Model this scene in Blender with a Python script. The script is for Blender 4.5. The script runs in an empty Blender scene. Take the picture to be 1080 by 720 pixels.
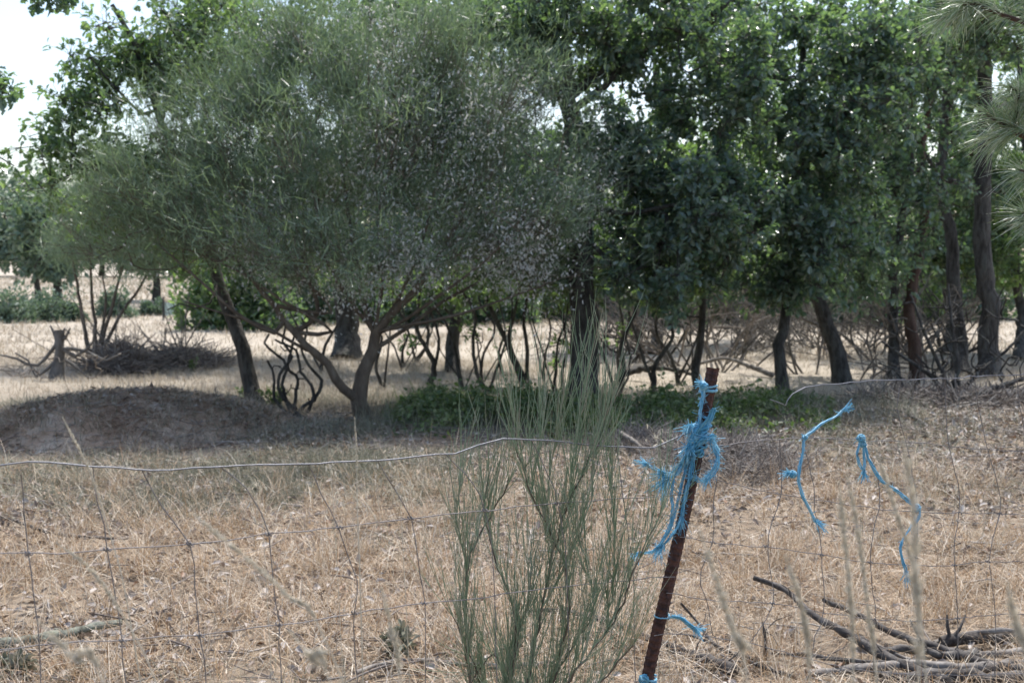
import bpy, math, random
import numpy as np
rng = np.random.default_rng(7)
random.seed(7)
C = bpy.context.scene.collection
sc = bpy.context.scene
R = math.radians
EYE = 1.6; FP = 1300.0; TH = math.atan(85/1300)
ct, st = math.cos(TH), math.sin(TH)

# ------------------------------------------------------------------ geometry helpers
def P(px, py, d):
    x = (px-540)/FP*d; u = (360-py)/FP*d
    return np.array([x, d*ct+u*st, EYE-d*st+u*ct])
def G(px, py, z=0.0):
    k = (360-py)/FP
    d = (EYE-z)/(st-k*ct)
    p = P(px, py, d); return p
def norm(v): return v/np.maximum(np.linalg.norm(v, axis=-1, keepdims=True), 1e-9)

_H = rng.random((256, 256))
def vn(x, y, s, o=0):
    x = np.asarray(x, float)/s+o*17.3+1000; y = np.asarray(y, float)/s+o*9.1+1000
    xi = np.floor(x).astype(int); yi = np.floor(y).astype(int)
    fx = x-xi; fy = y-yi; fx = fx*fx*(3-2*fx); fy = fy*fy*(3-2*fy)
    a = _H[xi % 256, yi % 256]; b = _H[(xi+1) % 256, yi % 256]; c = _H[xi % 256, (yi+1) % 256]; e = _H[(xi+1) % 256, (yi+1) % 256]
    return (a*(1-fx)+b*fx)*(1-fy)+(c*(1-fx)+e*fx)*fy
def sstep(a, b, x):
    t = np.clip((np.asarray(x, float)-a)/(b-a), 0, 1); return t*t*(3-2*t)
def gh(x, y):
    x = np.asarray(x, float); y = np.asarray(y, float)
    h = 0.5*(1-sstep(1.2, 3.2, y))
    h = h+(vn(x, y, 1.7)-.5)*.10*sstep(2, 5, y)+(vn(x, y, .45, 1)-.5)*.04
    return h
MC = G(145, 452)
MRX, MRY, MH = 1.62, 1.30, .40
def mound(x, y):
    a = (np.asarray(x, float)-MC[0])/MRX; b = (np.asarray(y, float)-MC[1])/MRY
    r2 = a*a+b*b
    return MH*np.clip(1-r2, -1, 1)-.04+.05*(vn(x, y, .28, 4)-.5)+.03*(vn(x, y, .09, 42)-.5)+.06*(vn(x, y, .9, 5)-.5)
def hh(x, y): return np.maximum(gh(x, y), mound(x, y))

class MB:
    """collects vertices and faces, then becomes ONE mesh object"""
    def __init__(s): s.v = []; s.n = 0; s.l = []; s.t = []
    def add(s, v, faces):            # v (m,3); faces (k,c)
        v = np.asarray(v, float).reshape(-1, 3); f = np.asarray(faces, int)
        s.v.append(v); s.l.append((f+s.n).ravel()); s.t.append(np.full(len(f), f.shape[1])); s.n += len(v)
        return s
    def build(s, name, m, parent=None, smooth=True):
        me = bpy.data.meshes.new(name)
        if s.n:
            v = np.concatenate(s.v)
            off = np.zeros(3); p = parent
            while p is not None: off += np.array(p.location); p = p.parent
            v = v-off
            l = np.concatenate(s.l); t = np.concatenate(s.t)
            me.vertices.add(len(v)); me.vertices.foreach_set('co', v.astype(np.float32).ravel())
            me.loops.add(len(l)); me.loops.foreach_set('vertex_index', l.astype(np.int32))
            me.polygons.add(len(t)); me.polygons.foreach_set('loop_start', np.concatenate([[0], np.cumsum(t)[:-1]]).astype(np.int32))
            me.polygons.foreach_set('loop_total', t.astype(np.int32))
            me.polygons.foreach_set('use_smooth', np.full(len(t), smooth))
            me.update(calc_edges=True)
        if m: me.materials.append(m)
        o = bpy.data.objects.new(name, me); C.objects.link(o)
        if parent: o.parent = parent
        return o

def tubes(mb, Q, Rr, k=5, caps=False, rough=0.0):
    """Q (N,n,3), Rr (N,n)"""
    Q = np.asarray(Q, float); Rr = np.asarray(Rr, float)
    if Q.ndim == 2: Q = Q[None]; Rr = Rr[None]
    N, n, _ = Q.shape
    T = np.empty_like(Q); T[:, 1:-1] = Q[:, 2:]-Q[:, :-2]; T[:, 0] = Q[:, 1]-Q[:, 0]; T[:, -1] = Q[:, -1]-Q[:, -2]
    T = norm(T); mt = norm(T.mean(1))
    ref = np.where(np.abs(mt[:, 2:3]) < .8, np.array([[0, 0, 1.]]), np.array([[1., 0, 0]]))[:, None, :]
    U = norm(np.cross(T, ref)); V = np.cross(T, U)
    a = np.arange(k)*2*math.pi/k
    rr = Rr[..., None, None]
    if rough: rr = rr*(1+rough*(rng.random((N, n, k, 1))-.5))
    W = Q[:, :, None, :]+rr*(np.cos(a)[None, None, :, None]*U[:, :, None, :]+np.sin(a)[None, None, :, None]*V[:, :, None, :])
    i = np.arange(n-1)[:, None]*k; j = np.arange(k)[None, :]; j2 = (j+1) % k
    f = np.stack([i+j, i+j2, i+k+j2, i+k+j], -1).reshape(-1, 4)
    F = (f[None]+(np.arange(N)*n*k)[:, None, None]).reshape(-1, 4)
    mb.add(W, F)
    if caps:
        for e in (0, n-1):
            idx = np.arange(k)+e*k
            base = mb.n-N*n*k
            cf = (idx[None]+(np.arange(N)*n*k)[:, None])
            mb.l.append((cf+base).ravel()); mb.t.append(np.full(N, k))
    return mb
def ribbons(mb, Q, W, wd=None):
    """Q (N,n,3) centre lines, W (N,n) half widths"""
    N, n, _ = Q.shape
    if wd is None:
        wd = norm(np.cross(Q[:, -1]-Q[:, 0]+1e-6, norm(rng.normal(size=(N, 3)))))
    A = Q-wd[:, None, :]*W[..., None]; B = Q+wd[:, None, :]*W[..., None]
    V = np.stack([A, B], 2)
    i = np.arange(n-1)*2
    f = np.stack([i, i+1, i+3, i+2], -1)
    F = (f[None]+(np.arange(N)*n*2)[:, None, None]).reshape(-1, 4)
    mb.add(V, F); return mb
def frames(D, spin=None):
    """rotation matrices whose x axis is D, random roll or biased upward normal"""
    N = len(D); D = norm(D)
    r = np.tile([0, 0, 1.], (N, 1))+(rng.normal(size=(N, 3))*(spin if spin is not None else 1.0))
    Y = norm(np.cross(r, D)); Z = np.cross(D, Y)
    return np.stack([D, Y, Z], -1)
def scatter(mb, tv, tf, pos, M, s):
    """tv (m,3) template; tf list of faces arrays"""
    s = np.asarray(s); s = s[:, None] if s.ndim == 1 else s
    V = np.einsum('nij,nmj->nmi', M, tv[None]*s[:, None, :] if s.shape[1] == 3 else tv[None]*s[:, None, :])+pos[:, None, :]
    base = mb.n
    mb.v.append(V.reshape(-1, 3)); mb.n += V.shape[0]*V.shape[1]
    m = len(tv); N = len(pos)
    for f in tf:
        f = np.asarray(f)
        mb.l.append((f[None]+(np.arange(N)*m)[:, None, None]+base).ravel()); mb.t.append(np.full(N*len(f), f.shape[1]))
    return mb
# leaf templates (x along the leaf)
_h = [(0, 0), (.13, .04), (.24, .19), (.34, .10), (.47, .31), (.57, .15), (.72, .33), (.82, .17), (.92, .13), (1, 0)]
OAK_V = np.array([(x, y, -.25*x*x+.25*y) for x, y in _h]+[(x, -y, -.25*x*x+.25*y) for x, y in _h[1:-1]])
OAK_F = [np.array([list(range(10))]), np.array([[9]+list(range(17, 9, -1))+[0]])]
OV_V = np.array([(0, 0, 0), (.35, .2, .04), (1, 0, -.12), (.35, -.2, .04), (.75, .14, 0), (.75, -.14, 0)])
OV_F = [np.array([[0, 1, 4, 2]]), np.array([[0, 2, 5, 3]])]
QD_V = np.array([(0, 0, 0), (.45, .3, .05), (1, 0, -.1), (.5, -.28, .05)]); QD_F = [np.array([[0, 1, 2, 3]])]

# ------------------------------------------------------------------ materials
def nodes(name):
    m = bpy.data.materials.new(name); m.use_nodes = True; nt = m.node_tree
    return m, nt, nt.nodes['Principled BSDF'], nt.nodes['Material Output']
def ramp(nt, cols, interp='LINEAR'):
    r = nt.nodes.new('ShaderNodeValToRGB'); cr = r.color_ramp; cr.interpolation = interp
    while len(cr.elements) < len(cols): cr.elements.new(.5)
    for i, c in enumerate(cols):
        cr.elements[i].position = i/max(1, len(cols)-1); cr.elements[i].color = (*c, 1)
    return r
def noise(nt, scale, detail=4, vec=None, rough=.55):
    n = nt.nodes.new('ShaderNodeTexNoise'); n.inputs['Scale'].default_value = scale; n.inputs['Detail'].default_value = detail
    n.inputs['Roughness'].default_value = rough
    if vec is not None: nt.links.new(vec, n.inputs['Vector'])
    return n
def mat_island(name, cols, rough=.5, trans=0.0, tcol=None, spec=.5):
    """colour varies from leaf to leaf, blade to blade; a share of the light passes through"""
    m, nt, b, out = nodes(name)
    g = nt.nodes.new('ShaderNodeNewGeometry'); r = ramp(nt, cols)
    nt.links.new(g.outputs['Random Per Island'], r.inputs['Fac'])
    nt.links.new(r.outputs['Color'], b.inputs['Base Color'])
    b.inputs['Roughness'].default_value = rough; b.inputs['Specular IOR Level'].default_value = spec
    if trans:
        t = nt.nodes.new('ShaderNodeBsdfTranslucent'); mx = nt.nodes.new('ShaderNodeMixShader'); mx.inputs[0].default_value = trans
        if tcol:
            rt = ramp(nt, tcol); nt.links.new(g.outputs['Random Per Island'], rt.inputs['Fac']); nt.links.new(rt.outputs['Color'], t.inputs['Color'])
        else: nt.links.new(r.outputs['Color'], t.inputs['Color'])
        nt.links.new(b.outputs[0], mx.inputs[1]); nt.links.new(t.outputs[0], mx.inputs[2]); nt.links.new(mx.outputs[0], out.inputs['Surface'])
    return m
def mat_noise(name, cols, scale, rough=.85, bump=.5, bscale=None, dist=.01, stretch=None, spec=.3):
    m, nt, b, out = nodes(name)
    tc = nt.nodes.new('ShaderNodeTexCoord'); vec = tc.outputs['Object']
    if stretch:
        mp = nt.nodes.new('ShaderNodeMapping'); mp.inputs['Scale'].default_value = stretch; nt.links.new(vec, mp.inputs['Vector']); vec = mp.outputs['Vector']
    n = noise(nt, scale, 6, vec, .65); r = ramp(nt, cols)
    mr = nt.nodes.new('ShaderNodeMapRange'); mr.inputs[1].default_value = .3; mr.inputs[2].default_value = .7
    nt.links.new(n.outputs['Fac'], mr.inputs[0]); nt.links.new(mr.outputs[0], r.inputs['Fac']); nt.links.new(r.outputs['Color'], b.inputs['Base Color'])
    b.inputs['Roughness'].default_value = rough; b.inputs['Specular IOR Level'].default_value = spec
    if bump:
        n2 = noise(nt, bscale or scale*2, 5, vec); bp = nt.nodes.new('ShaderNodeBump'); bp.inputs['Strength'].default_value = bump; bp.inputs['Distance'].default_value = dist
        nt.links.new(n2.outputs['Fac'], bp.inputs['Height']); nt.links.new(bp.outputs['Normal'], b.inputs['Normal'])
    return m

M = {}
M['oak'] = mat_island('oak leaf', [(.085, .130, .075), (.12, .175, .095), (.16, .22, .115), (.23, .28, .17)], .27, .46, [(.14, .25, .07), (.21, .36, .08), (.32, .48, .10)], .9)
M['oakdark'] = mat_island('dark oak leaf', [(.072, .120, .100), (.105, .158, .130), (.145, .195, .165), (.25, .29, .265)], .27, .42, [(.11, .20, .07), (.17, .30, .08), (.28, .44, .10)], .9)
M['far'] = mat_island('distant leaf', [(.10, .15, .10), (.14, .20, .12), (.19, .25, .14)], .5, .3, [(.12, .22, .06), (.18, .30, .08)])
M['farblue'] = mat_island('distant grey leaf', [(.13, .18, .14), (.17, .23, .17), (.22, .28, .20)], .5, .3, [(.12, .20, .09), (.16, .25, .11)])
M['broomleaf'] = mat_island('broom strand', [(.13, .185, .13), (.18, .245, .17), (.24, .31, .215), (.32, .375, .28)], .40, .42, [(.16, .24, .10), (.24, .34, .13)])
M['pod'] = mat_island('pale seed pod', [(.50, .50, .47), (.62, .61, .57), (.74, .73, .69)], .35, .4)
M['fgbroom'] = mat_island('green broom stem', [(.15, .22, .13), (.21, .29, .175), (.27, .345, .21), (.36, .40, .28), (.34, .30, .22)], .5, .2)
M['straw'] = mat_island('dry straw', [(.20, .115, .06), (.37, .245, .135), (.47, .335, .20), (.31, .26, .20), (.54, .435, .31), (.72, .65, .53)], .55, .25)
M['palestraw'] = mat_island('pale field straw', [(.26, .21, .15), (.37, .31, .23), (.48, .42, .33), (.38, .34, .26)], .7, .2)
M['greygrass'] = mat_island('grey green grass', [(.11, .12, .08), (.18, .18, .12), (.28, .25, .18), (.15, .17, .11)], .6, .2)  # own grey green, darkened further to carry dappled tree shade in the colour
M['stalk'] = mat_island('bleached seed stalk', [(.50, .44, .33), (.60, .54, .42), (.66, .60, .50)], .6, .3)
M['litter'] = mat_island('fallen leaf', [(.12, .085, .06), (.22, .165, .125), (.32, .27, .225), (.46, .42, .38), (.22, .12, .06)], .55, .1)
M['twiglitter'] = mat_island('dead twig', [(.10, .08, .065), (.17, .14, .12), (.26, .23, .20), (.36, .33, .29)], .8)
M['debris'] = mat_island('brown debris', [(.18, .11, .075), (.30, .19, .13), (.42, .31, .22), (.56, .47, .37)], .8)
M['bramble'] = mat_island('bramble leaf', [(.06, .095, .045), (.10, .145, .06), (.15, .19, .08), (.24, .25, .12)], .45, .3, [(.10, .20, .03), (.20, .33, .05)])
M['bark'] = mat_noise('oak bark', [(.022, .020, .018), (.050, .045, .040), (.095, .09, .08), (.07, .078, .06)], 14, .9, 1.0, 30, .05, (1, 1, .3))
M['barkgrey'] = mat_noise('grey bark', [(.07, .065, .058), (.13, .12, .11), (.20, .19, .175)], 10, .9, .9, 24, .02, (1, 1, .4))
M['barkred'] = mat_noise('reddish pine bark', [(.035, .024, .02), (.075, .045, .033), (.11, .075, .058)], 9, .9, .9, 20, .03, (1, 1, .35))
M['barkbroom'] = mat_noise('broom bark', [(.07, .055, .042), (.13, .10, .075), (.19, .16, .125)], 14, .85, .8, 40, .01, (1, 1, .3))
M['deadwood'] = mat_noise('weathered dead wood', [(.10, .085, .07), (.18, .155, .13), (.28, .25, .22)], 12, .85, .7, 40, .01)
M['log'] = mat_noise('dark cut branch', [(.020, .017, .015), (.05, .042, .037), (.10, .09, .08), (.18, .165, .15)], 18, .85, .8, 60, .006)
M['logpale'] = mat_noise('barkless pale branch', [(.09, .08, .07), (.18, .16, .14), (.34, .31, .27)], 16, .8, .6, 60, .004)
M['logmoss'] = mat_noise('mossy branch', [(.05, .05, .04), (.13, .13, .10), (.24, .25, .20), (.12, .16, .07)], 14, .9, .9, 50, .01)
M['wire'] = mat_noise('galvanised wire', [(.09, .095, .11), (.15, .155, .175), (.09, .08, .075)], 30, .45, .2, 90, .001, None, .6); M['wire'].node_tree.nodes['Principled BSDF'].inputs['Metallic'].default_value = .25
M['wiredark'] = mat_noise('weathered wire', [(.10, .09, .09), (.20, .19, .19), (.13, .10, .08)], 30, .55, .2, 90, .001); M['wiredark'].node_tree.nodes['Principled BSDF'].inputs['Metallic'].default_value = .4
M['rust'] = mat_noise('rusty steel', [(.022, .012, .011), (.050, .024, .019), (.095, .042, .030), (.04, .02, .017)], 55, .8, .8, 160, .002)
M['twine'] = mat_island('blue plastic twine', [(.07, .30, .46), (.11, .40, .60), (.19, .50, .68), (.36, .62, .74), (.12, .36, .46)], .4, .3)
M['needle'] = mat_island('pine needle', [(.12, .19, .08), (.19, .27, .13), (.28, .33, .21), (.40, .43, .34)], .35, .2)
M['mound'] = mat_noise('sandy earth', [(.26, .17, .12), (.38, .27, .19), (.50, .41, .33), (.66, .62, .57)], 1.3, .95, .8, 30, .03)  # sandy earth tones; the palest patches also paint in sun on the mound
M['cloth'] = mat_noise('pale green netting', [(.42, .52, .46), (.52, .62, .55)], 8, .7, .2, 30, .01)

def ground_mat():
    m, nt, b, out = nodes('dry ground'); L = nt.links.new
    tc = nt.nodes.new('ShaderNodeTexCoord'); v = tc.outputs['Object']
    n1 = noise(nt, 1.3, 6, v, .65); n2 = noise(nt, 14, 6, v, .7); n3 = noise(nt, .08, 3, v)
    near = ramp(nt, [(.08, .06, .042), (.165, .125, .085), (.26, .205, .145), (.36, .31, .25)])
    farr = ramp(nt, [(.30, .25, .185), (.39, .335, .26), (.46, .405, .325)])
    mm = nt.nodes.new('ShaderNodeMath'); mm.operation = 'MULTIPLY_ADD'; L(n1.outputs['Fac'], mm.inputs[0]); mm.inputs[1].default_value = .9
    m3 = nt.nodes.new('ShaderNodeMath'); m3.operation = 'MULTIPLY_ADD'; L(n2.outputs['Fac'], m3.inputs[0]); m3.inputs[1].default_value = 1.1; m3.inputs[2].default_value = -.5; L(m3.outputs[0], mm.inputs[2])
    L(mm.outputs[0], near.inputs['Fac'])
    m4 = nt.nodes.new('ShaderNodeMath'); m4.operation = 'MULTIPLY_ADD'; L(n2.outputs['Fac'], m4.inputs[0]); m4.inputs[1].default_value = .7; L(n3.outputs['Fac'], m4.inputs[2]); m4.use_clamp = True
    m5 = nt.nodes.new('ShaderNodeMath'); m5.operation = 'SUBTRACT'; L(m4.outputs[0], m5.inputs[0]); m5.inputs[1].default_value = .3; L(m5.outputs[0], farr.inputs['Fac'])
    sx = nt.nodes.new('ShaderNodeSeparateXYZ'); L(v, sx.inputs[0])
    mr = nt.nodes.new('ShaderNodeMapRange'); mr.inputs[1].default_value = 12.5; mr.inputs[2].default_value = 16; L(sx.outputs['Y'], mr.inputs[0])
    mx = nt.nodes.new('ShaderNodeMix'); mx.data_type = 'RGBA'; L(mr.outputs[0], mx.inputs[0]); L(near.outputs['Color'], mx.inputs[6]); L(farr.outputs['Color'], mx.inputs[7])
    L(mx.outputs[2], b.inputs['Base Color']); b.inputs['Roughness'].default_value = .95
    bp = nt.nodes.new('ShaderNodeBump'); bp.inputs['Strength'].default_value = .8; bp.inputs['Distance'].default_value = .03; L(n2.outputs['Fac'], bp.inputs['Height']); L(bp.outputs['Normal'], b.inputs['Normal'])
    return m
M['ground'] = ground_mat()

# ------------------------------------------------------------------ bookkeeping
def tag(o, label=None, cat=None, group=None, kind=None):
    if label: o['label'] = label
    if cat: o['category'] = cat
    if group: o['group'] = group
    if kind: o['kind'] = kind
    return o
def thing(name, label, cat, loc, group=None):
    o = bpy.data.objects.new(name, None); C.objects.link(o); o.location = [float(a) for a in loc]; o.empty_display_size = .2
    return tag(o, label, cat, group)

# ------------------------------------------------------------------ setting
def sheet():
    ys = np.concatenate([np.linspace(-6, 16, 221), 16+np.cumsum(np.geomspace(.12, 90, 110))])
    s = np.linspace(-1, 1, 241); xs = np.sinh(s*7.2)/math.sinh(7.2)*1500
    X, Y = np.meshgrid(xs, ys); Z = gh(X, Y)
    n, k = X.shape
    i = np.arange(n-1)[:, None]*k+np.arange(k-1)[None]
    mb = MB().add(np.stack([X, Y, Z], -1), np.stack([i, i+1, i+k+1, i+k], -1).reshape(-1, 4))
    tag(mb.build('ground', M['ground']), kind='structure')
sheet()
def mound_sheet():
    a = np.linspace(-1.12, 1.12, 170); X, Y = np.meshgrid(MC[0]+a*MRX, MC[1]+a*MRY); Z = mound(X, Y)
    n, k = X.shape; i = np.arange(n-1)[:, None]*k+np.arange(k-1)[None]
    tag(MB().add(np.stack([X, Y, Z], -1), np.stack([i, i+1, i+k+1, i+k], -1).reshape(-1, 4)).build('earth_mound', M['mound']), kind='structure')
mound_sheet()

def band(d0, d1, dens, margin=.4, slope=.44):
    area = slope*(d1*d1-d0*d0)+2*margin*(d1-d0); N = int(area*dens)
    y = d0+(d1-d0)*rng.random(N*3); w = slope*y+margin; keep = rng.random(N*3) < w/w.max(); y = y[keep][:N]
    x = (rng.random(len(y))*2-1)*(slope*y+margin); return x, y
def blades(mb, x, y, h, w, lean=(.2, 1.3), curl=.5, z=None, n=4):
    N = len(x); s = np.linspace(0, 1, n)[None]
    ph = rng.random(N)*6.283; ln = (lean[0]+(lean[1]-lean[0])*rng.random(N))
    cu = curl*rng.random(N)
    hx = h[:, None]*(np.sin(ln)[:, None]*s+cu[:, None]*s**2); hz = h[:, None]*(np.cos(ln)[:, None]*s-cu[:, None]*.75*s**2)
    z0 = hh(x, y) if z is None else z
    Q = np.stack([x[:, None]+np.cos(ph)[:, None]*hx, y[:, None]+np.sin(ph)[:, None]*hx, z0[:, None]+np.maximum(hz, 0.006+.01*s)], -1)
    wd = np.stack([-np.sin(ph), np.cos(ph), .3*rng.normal(size=N)], -1)
    W = w[:, None]*(1-.75*s**1.5)
    ribbons(mb, Q, W, norm(wd))
def U(a, b, n): return a+(b-a)*rng.random(n)

def grass():
    # straw in the foreground
    mb = MB()
    for d0, d1, dn in ((3.2, 7, 3600), (7, 10, 2400), (10, 14, 1100)):
        x, y = band(d0, d1, dn)
        k = (vn(x, y, 1.1, 2)*.6+vn(x, y, .35, 3)*.4)
        lit = sstep(8.3, 9.6, y)                                  # thins out towards the trees
        keep = rng.random(len(x)) < np.clip(.14+2.8*(k-.27), .10, 1)*(1-.75*lit)*np.where(vn(x, y, .22, 33) > .72, .35, 1)
        x, y, k = x[keep], y[keep], k[keep]; N = len(x)
        blades(mb, x, y, U(.04, .17, N)*(.6+.8*k), U(.0009, .0022, N)*(1+.06*y), (.15, 1.45), .8)
    # taller tufts
    cx, cy = band(4, 9, 7)
    x = np.repeat(cx, 38)+rng.normal(size=len(cx)*38)*.035; y = np.repeat(cy, 38)+rng.normal(size=len(cx)*38)*.035
    blades(mb, x, y, U(.12, .34, len(x)), U(.0009, .002, len(x)), (.02, .8), .5)
    x, y = band(3.6, 9.5, 170); k = rng.random(len(x)) < np.clip(.1+2*(vn(x, y, .8, 21)-.3), .05, 1); x, y = x[k], y[k]
    blades(mb, x, y, U(.16, .46, len(x)), U(.0009, .0019, len(x)), (.05, 1.1), .9, n=6)
    tag(mb.build('dry_grass', M['straw']), 'dry straw coloured grass matted over the foreground behind the wire fence', 'grass', kind='stuff')
    # grey-green thin grass under the trees and on the mound
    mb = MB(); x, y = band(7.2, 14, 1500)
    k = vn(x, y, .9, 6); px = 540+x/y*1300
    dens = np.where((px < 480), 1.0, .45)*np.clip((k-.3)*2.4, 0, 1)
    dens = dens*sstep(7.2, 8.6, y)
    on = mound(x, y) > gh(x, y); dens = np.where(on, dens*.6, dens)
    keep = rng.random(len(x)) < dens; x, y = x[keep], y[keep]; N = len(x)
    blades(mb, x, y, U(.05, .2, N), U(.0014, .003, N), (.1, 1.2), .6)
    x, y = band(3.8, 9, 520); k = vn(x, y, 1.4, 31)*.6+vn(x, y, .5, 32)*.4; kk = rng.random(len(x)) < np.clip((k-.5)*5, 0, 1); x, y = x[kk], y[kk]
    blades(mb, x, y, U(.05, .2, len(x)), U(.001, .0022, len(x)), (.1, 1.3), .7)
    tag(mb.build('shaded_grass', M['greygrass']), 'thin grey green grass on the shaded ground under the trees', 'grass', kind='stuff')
    # pale short grass of the open field
    mb = MB()
    for d0, d1, dn, hs, ws in ((12.5, 20, 900, .14, .003), (20, 45, 130, .18, .009), (45, 110, 14, .3, .03)):
        x, y = band(d0, d1, dn, 1.0); k = vn(x, y, 2.5, 7)
        keep = rng.random(len(x)) < np.clip(.3+1.2*(k-.3), .15, 1); x, y = x[keep], y[keep]; N = len(x)
        blades(mb, x, y, U(.4, 1.2, N)*hs, U(.6, 1.3, N)*ws, (.1, 1.1), .5, n=3)
    tag(mb.build('field_grass', M['palestraw']), 'pale bleached grass across the open field behind the trees', 'grass', kind='stuff')
    # leaf litter and twigs
    mb = MB()
    x, y = band(3.3, 13.5, 620); k = vn(x, y, 1.3, 8)*.65+vn(x, y, .4, 9)*.35; px = 540+x/y*1300
    right = sstep(620, 760, px)*sstep(7.4, 8.6, y)
    left = (1-sstep(60, 260, px))*(1-sstep(5.3, 6.2, y)) + (1-sstep(100, 420, px))*sstep(6.6, 7.4, y)*(1-sstep(8.5, 9.3, y))
    keep = rng.random(len(x)) < np.clip((k-.42)*2.6, .04, 1)*.55+right*.55+left*.45
    x, y = x[keep], y[keep]; N = len(x)
    pos = np.stack([x, y, hh(x, y)+U(.005, .05, N)], -1); D = np.stack([rng.normal(size=N), rng.normal(size=N), rng.normal(size=N)*.35], -1)
    scatter(mb, OV_V*np.array([1, 1.25, 2.2]), OV_F, pos, frames(D, .5), U(.02, .06, N)*(1+.02*y))
    tag(mb.build('leaf_litter', M['litter']), 'curled brown and grey fallen leaves scattered through the grass', 'leaf litter', kind='stuff')
    mb = MB(); x, y = band(3.5, 13.5, 90); k = vn(x, y, 1.0, 10); px = 540+x/y*1300
    keep = rng.random(len(x)) < np.clip((k-.35)*2, .1, 1)+.6*sstep(8, 9, y); x, y = x[keep], y[keep]; N = len(x)
    L = U(.05, .32, N); a = U(0, 6.28, N); s = np.linspace(-.5, .5, 4)[None]
    b = rng.normal(size=N)*.12
    qx = x[:, None]+np.cos(a)[:, None]*L[:, None]*s-np.sin(a)[:, None]*(b*L)[:, None]*4*s*s
    qy = y[:, None]+np.sin(a)[:, None]*L[:, None]*s+np.cos(a)[:, None]*(b*L)[:, None]*4*s*s
    qz = hh(qx, qy)+U(.012, .05, N)[:, None]+s*L[:, None]*rng.normal(size=N)[:, None]*.15
    tubes(mb, np.stack([qx, qy, qz], -1), np.repeat(U(.0015, .0045, N)[:, None], 4, 1), 4)
    tag(mb.build('fallen_twigs', M['twiglitter']), 'small dead twigs lying all over the dry ground', 'twigs', kind='stuff')
    mb = MB(); N = 9000; a = U(0, 6.283, N); r = np.sqrt(rng.random(N))*1.2; x = MC[0]+np.cos(a)*r*MRX; y = MC[1]+np.sin(a)*r*MRY
    kk = rng.random(N) < np.clip((vn(x, y, .4, 41)-.3)*2.2, .03, 1)*(.3+.7*r/1.2); x, y = x[kk], y[kk]
    blades(mb, x, y, U(.05, .22, len(x)), U(.0013, .0026, len(x)), (.1, 1.3), .7)
    tag(mb.build('mound_grass', M['palestraw']), 'sparse pale grass tufts growing over the low earth mound', 'grass', kind='stuff')
    # debris covering the mound
    mb = MB(); N = 34000
    a = U(0, 6.283, N); r = np.sqrt(rng.random(N))*1.08; x = MC[0]+np.cos(a)*r*MRX; y = MC[1]+np.sin(a)*r*MRY
    keep = rng.random(N) < np.clip(.35+1.6*(vn(x, y, .55, 11)-.35), .08, 1); x, y = x[keep], y[keep]; N = len(x)
    blades(mb, x, y, U(.03, .13, N), U(.0016, .0045, N), (.7, 1.5), .5)
    tag(mb.build('mound_debris', M['debris']), 'reddish brown bark and needle debris covering the low earth mound', 'debris', kind='stuff')
grass()

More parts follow.
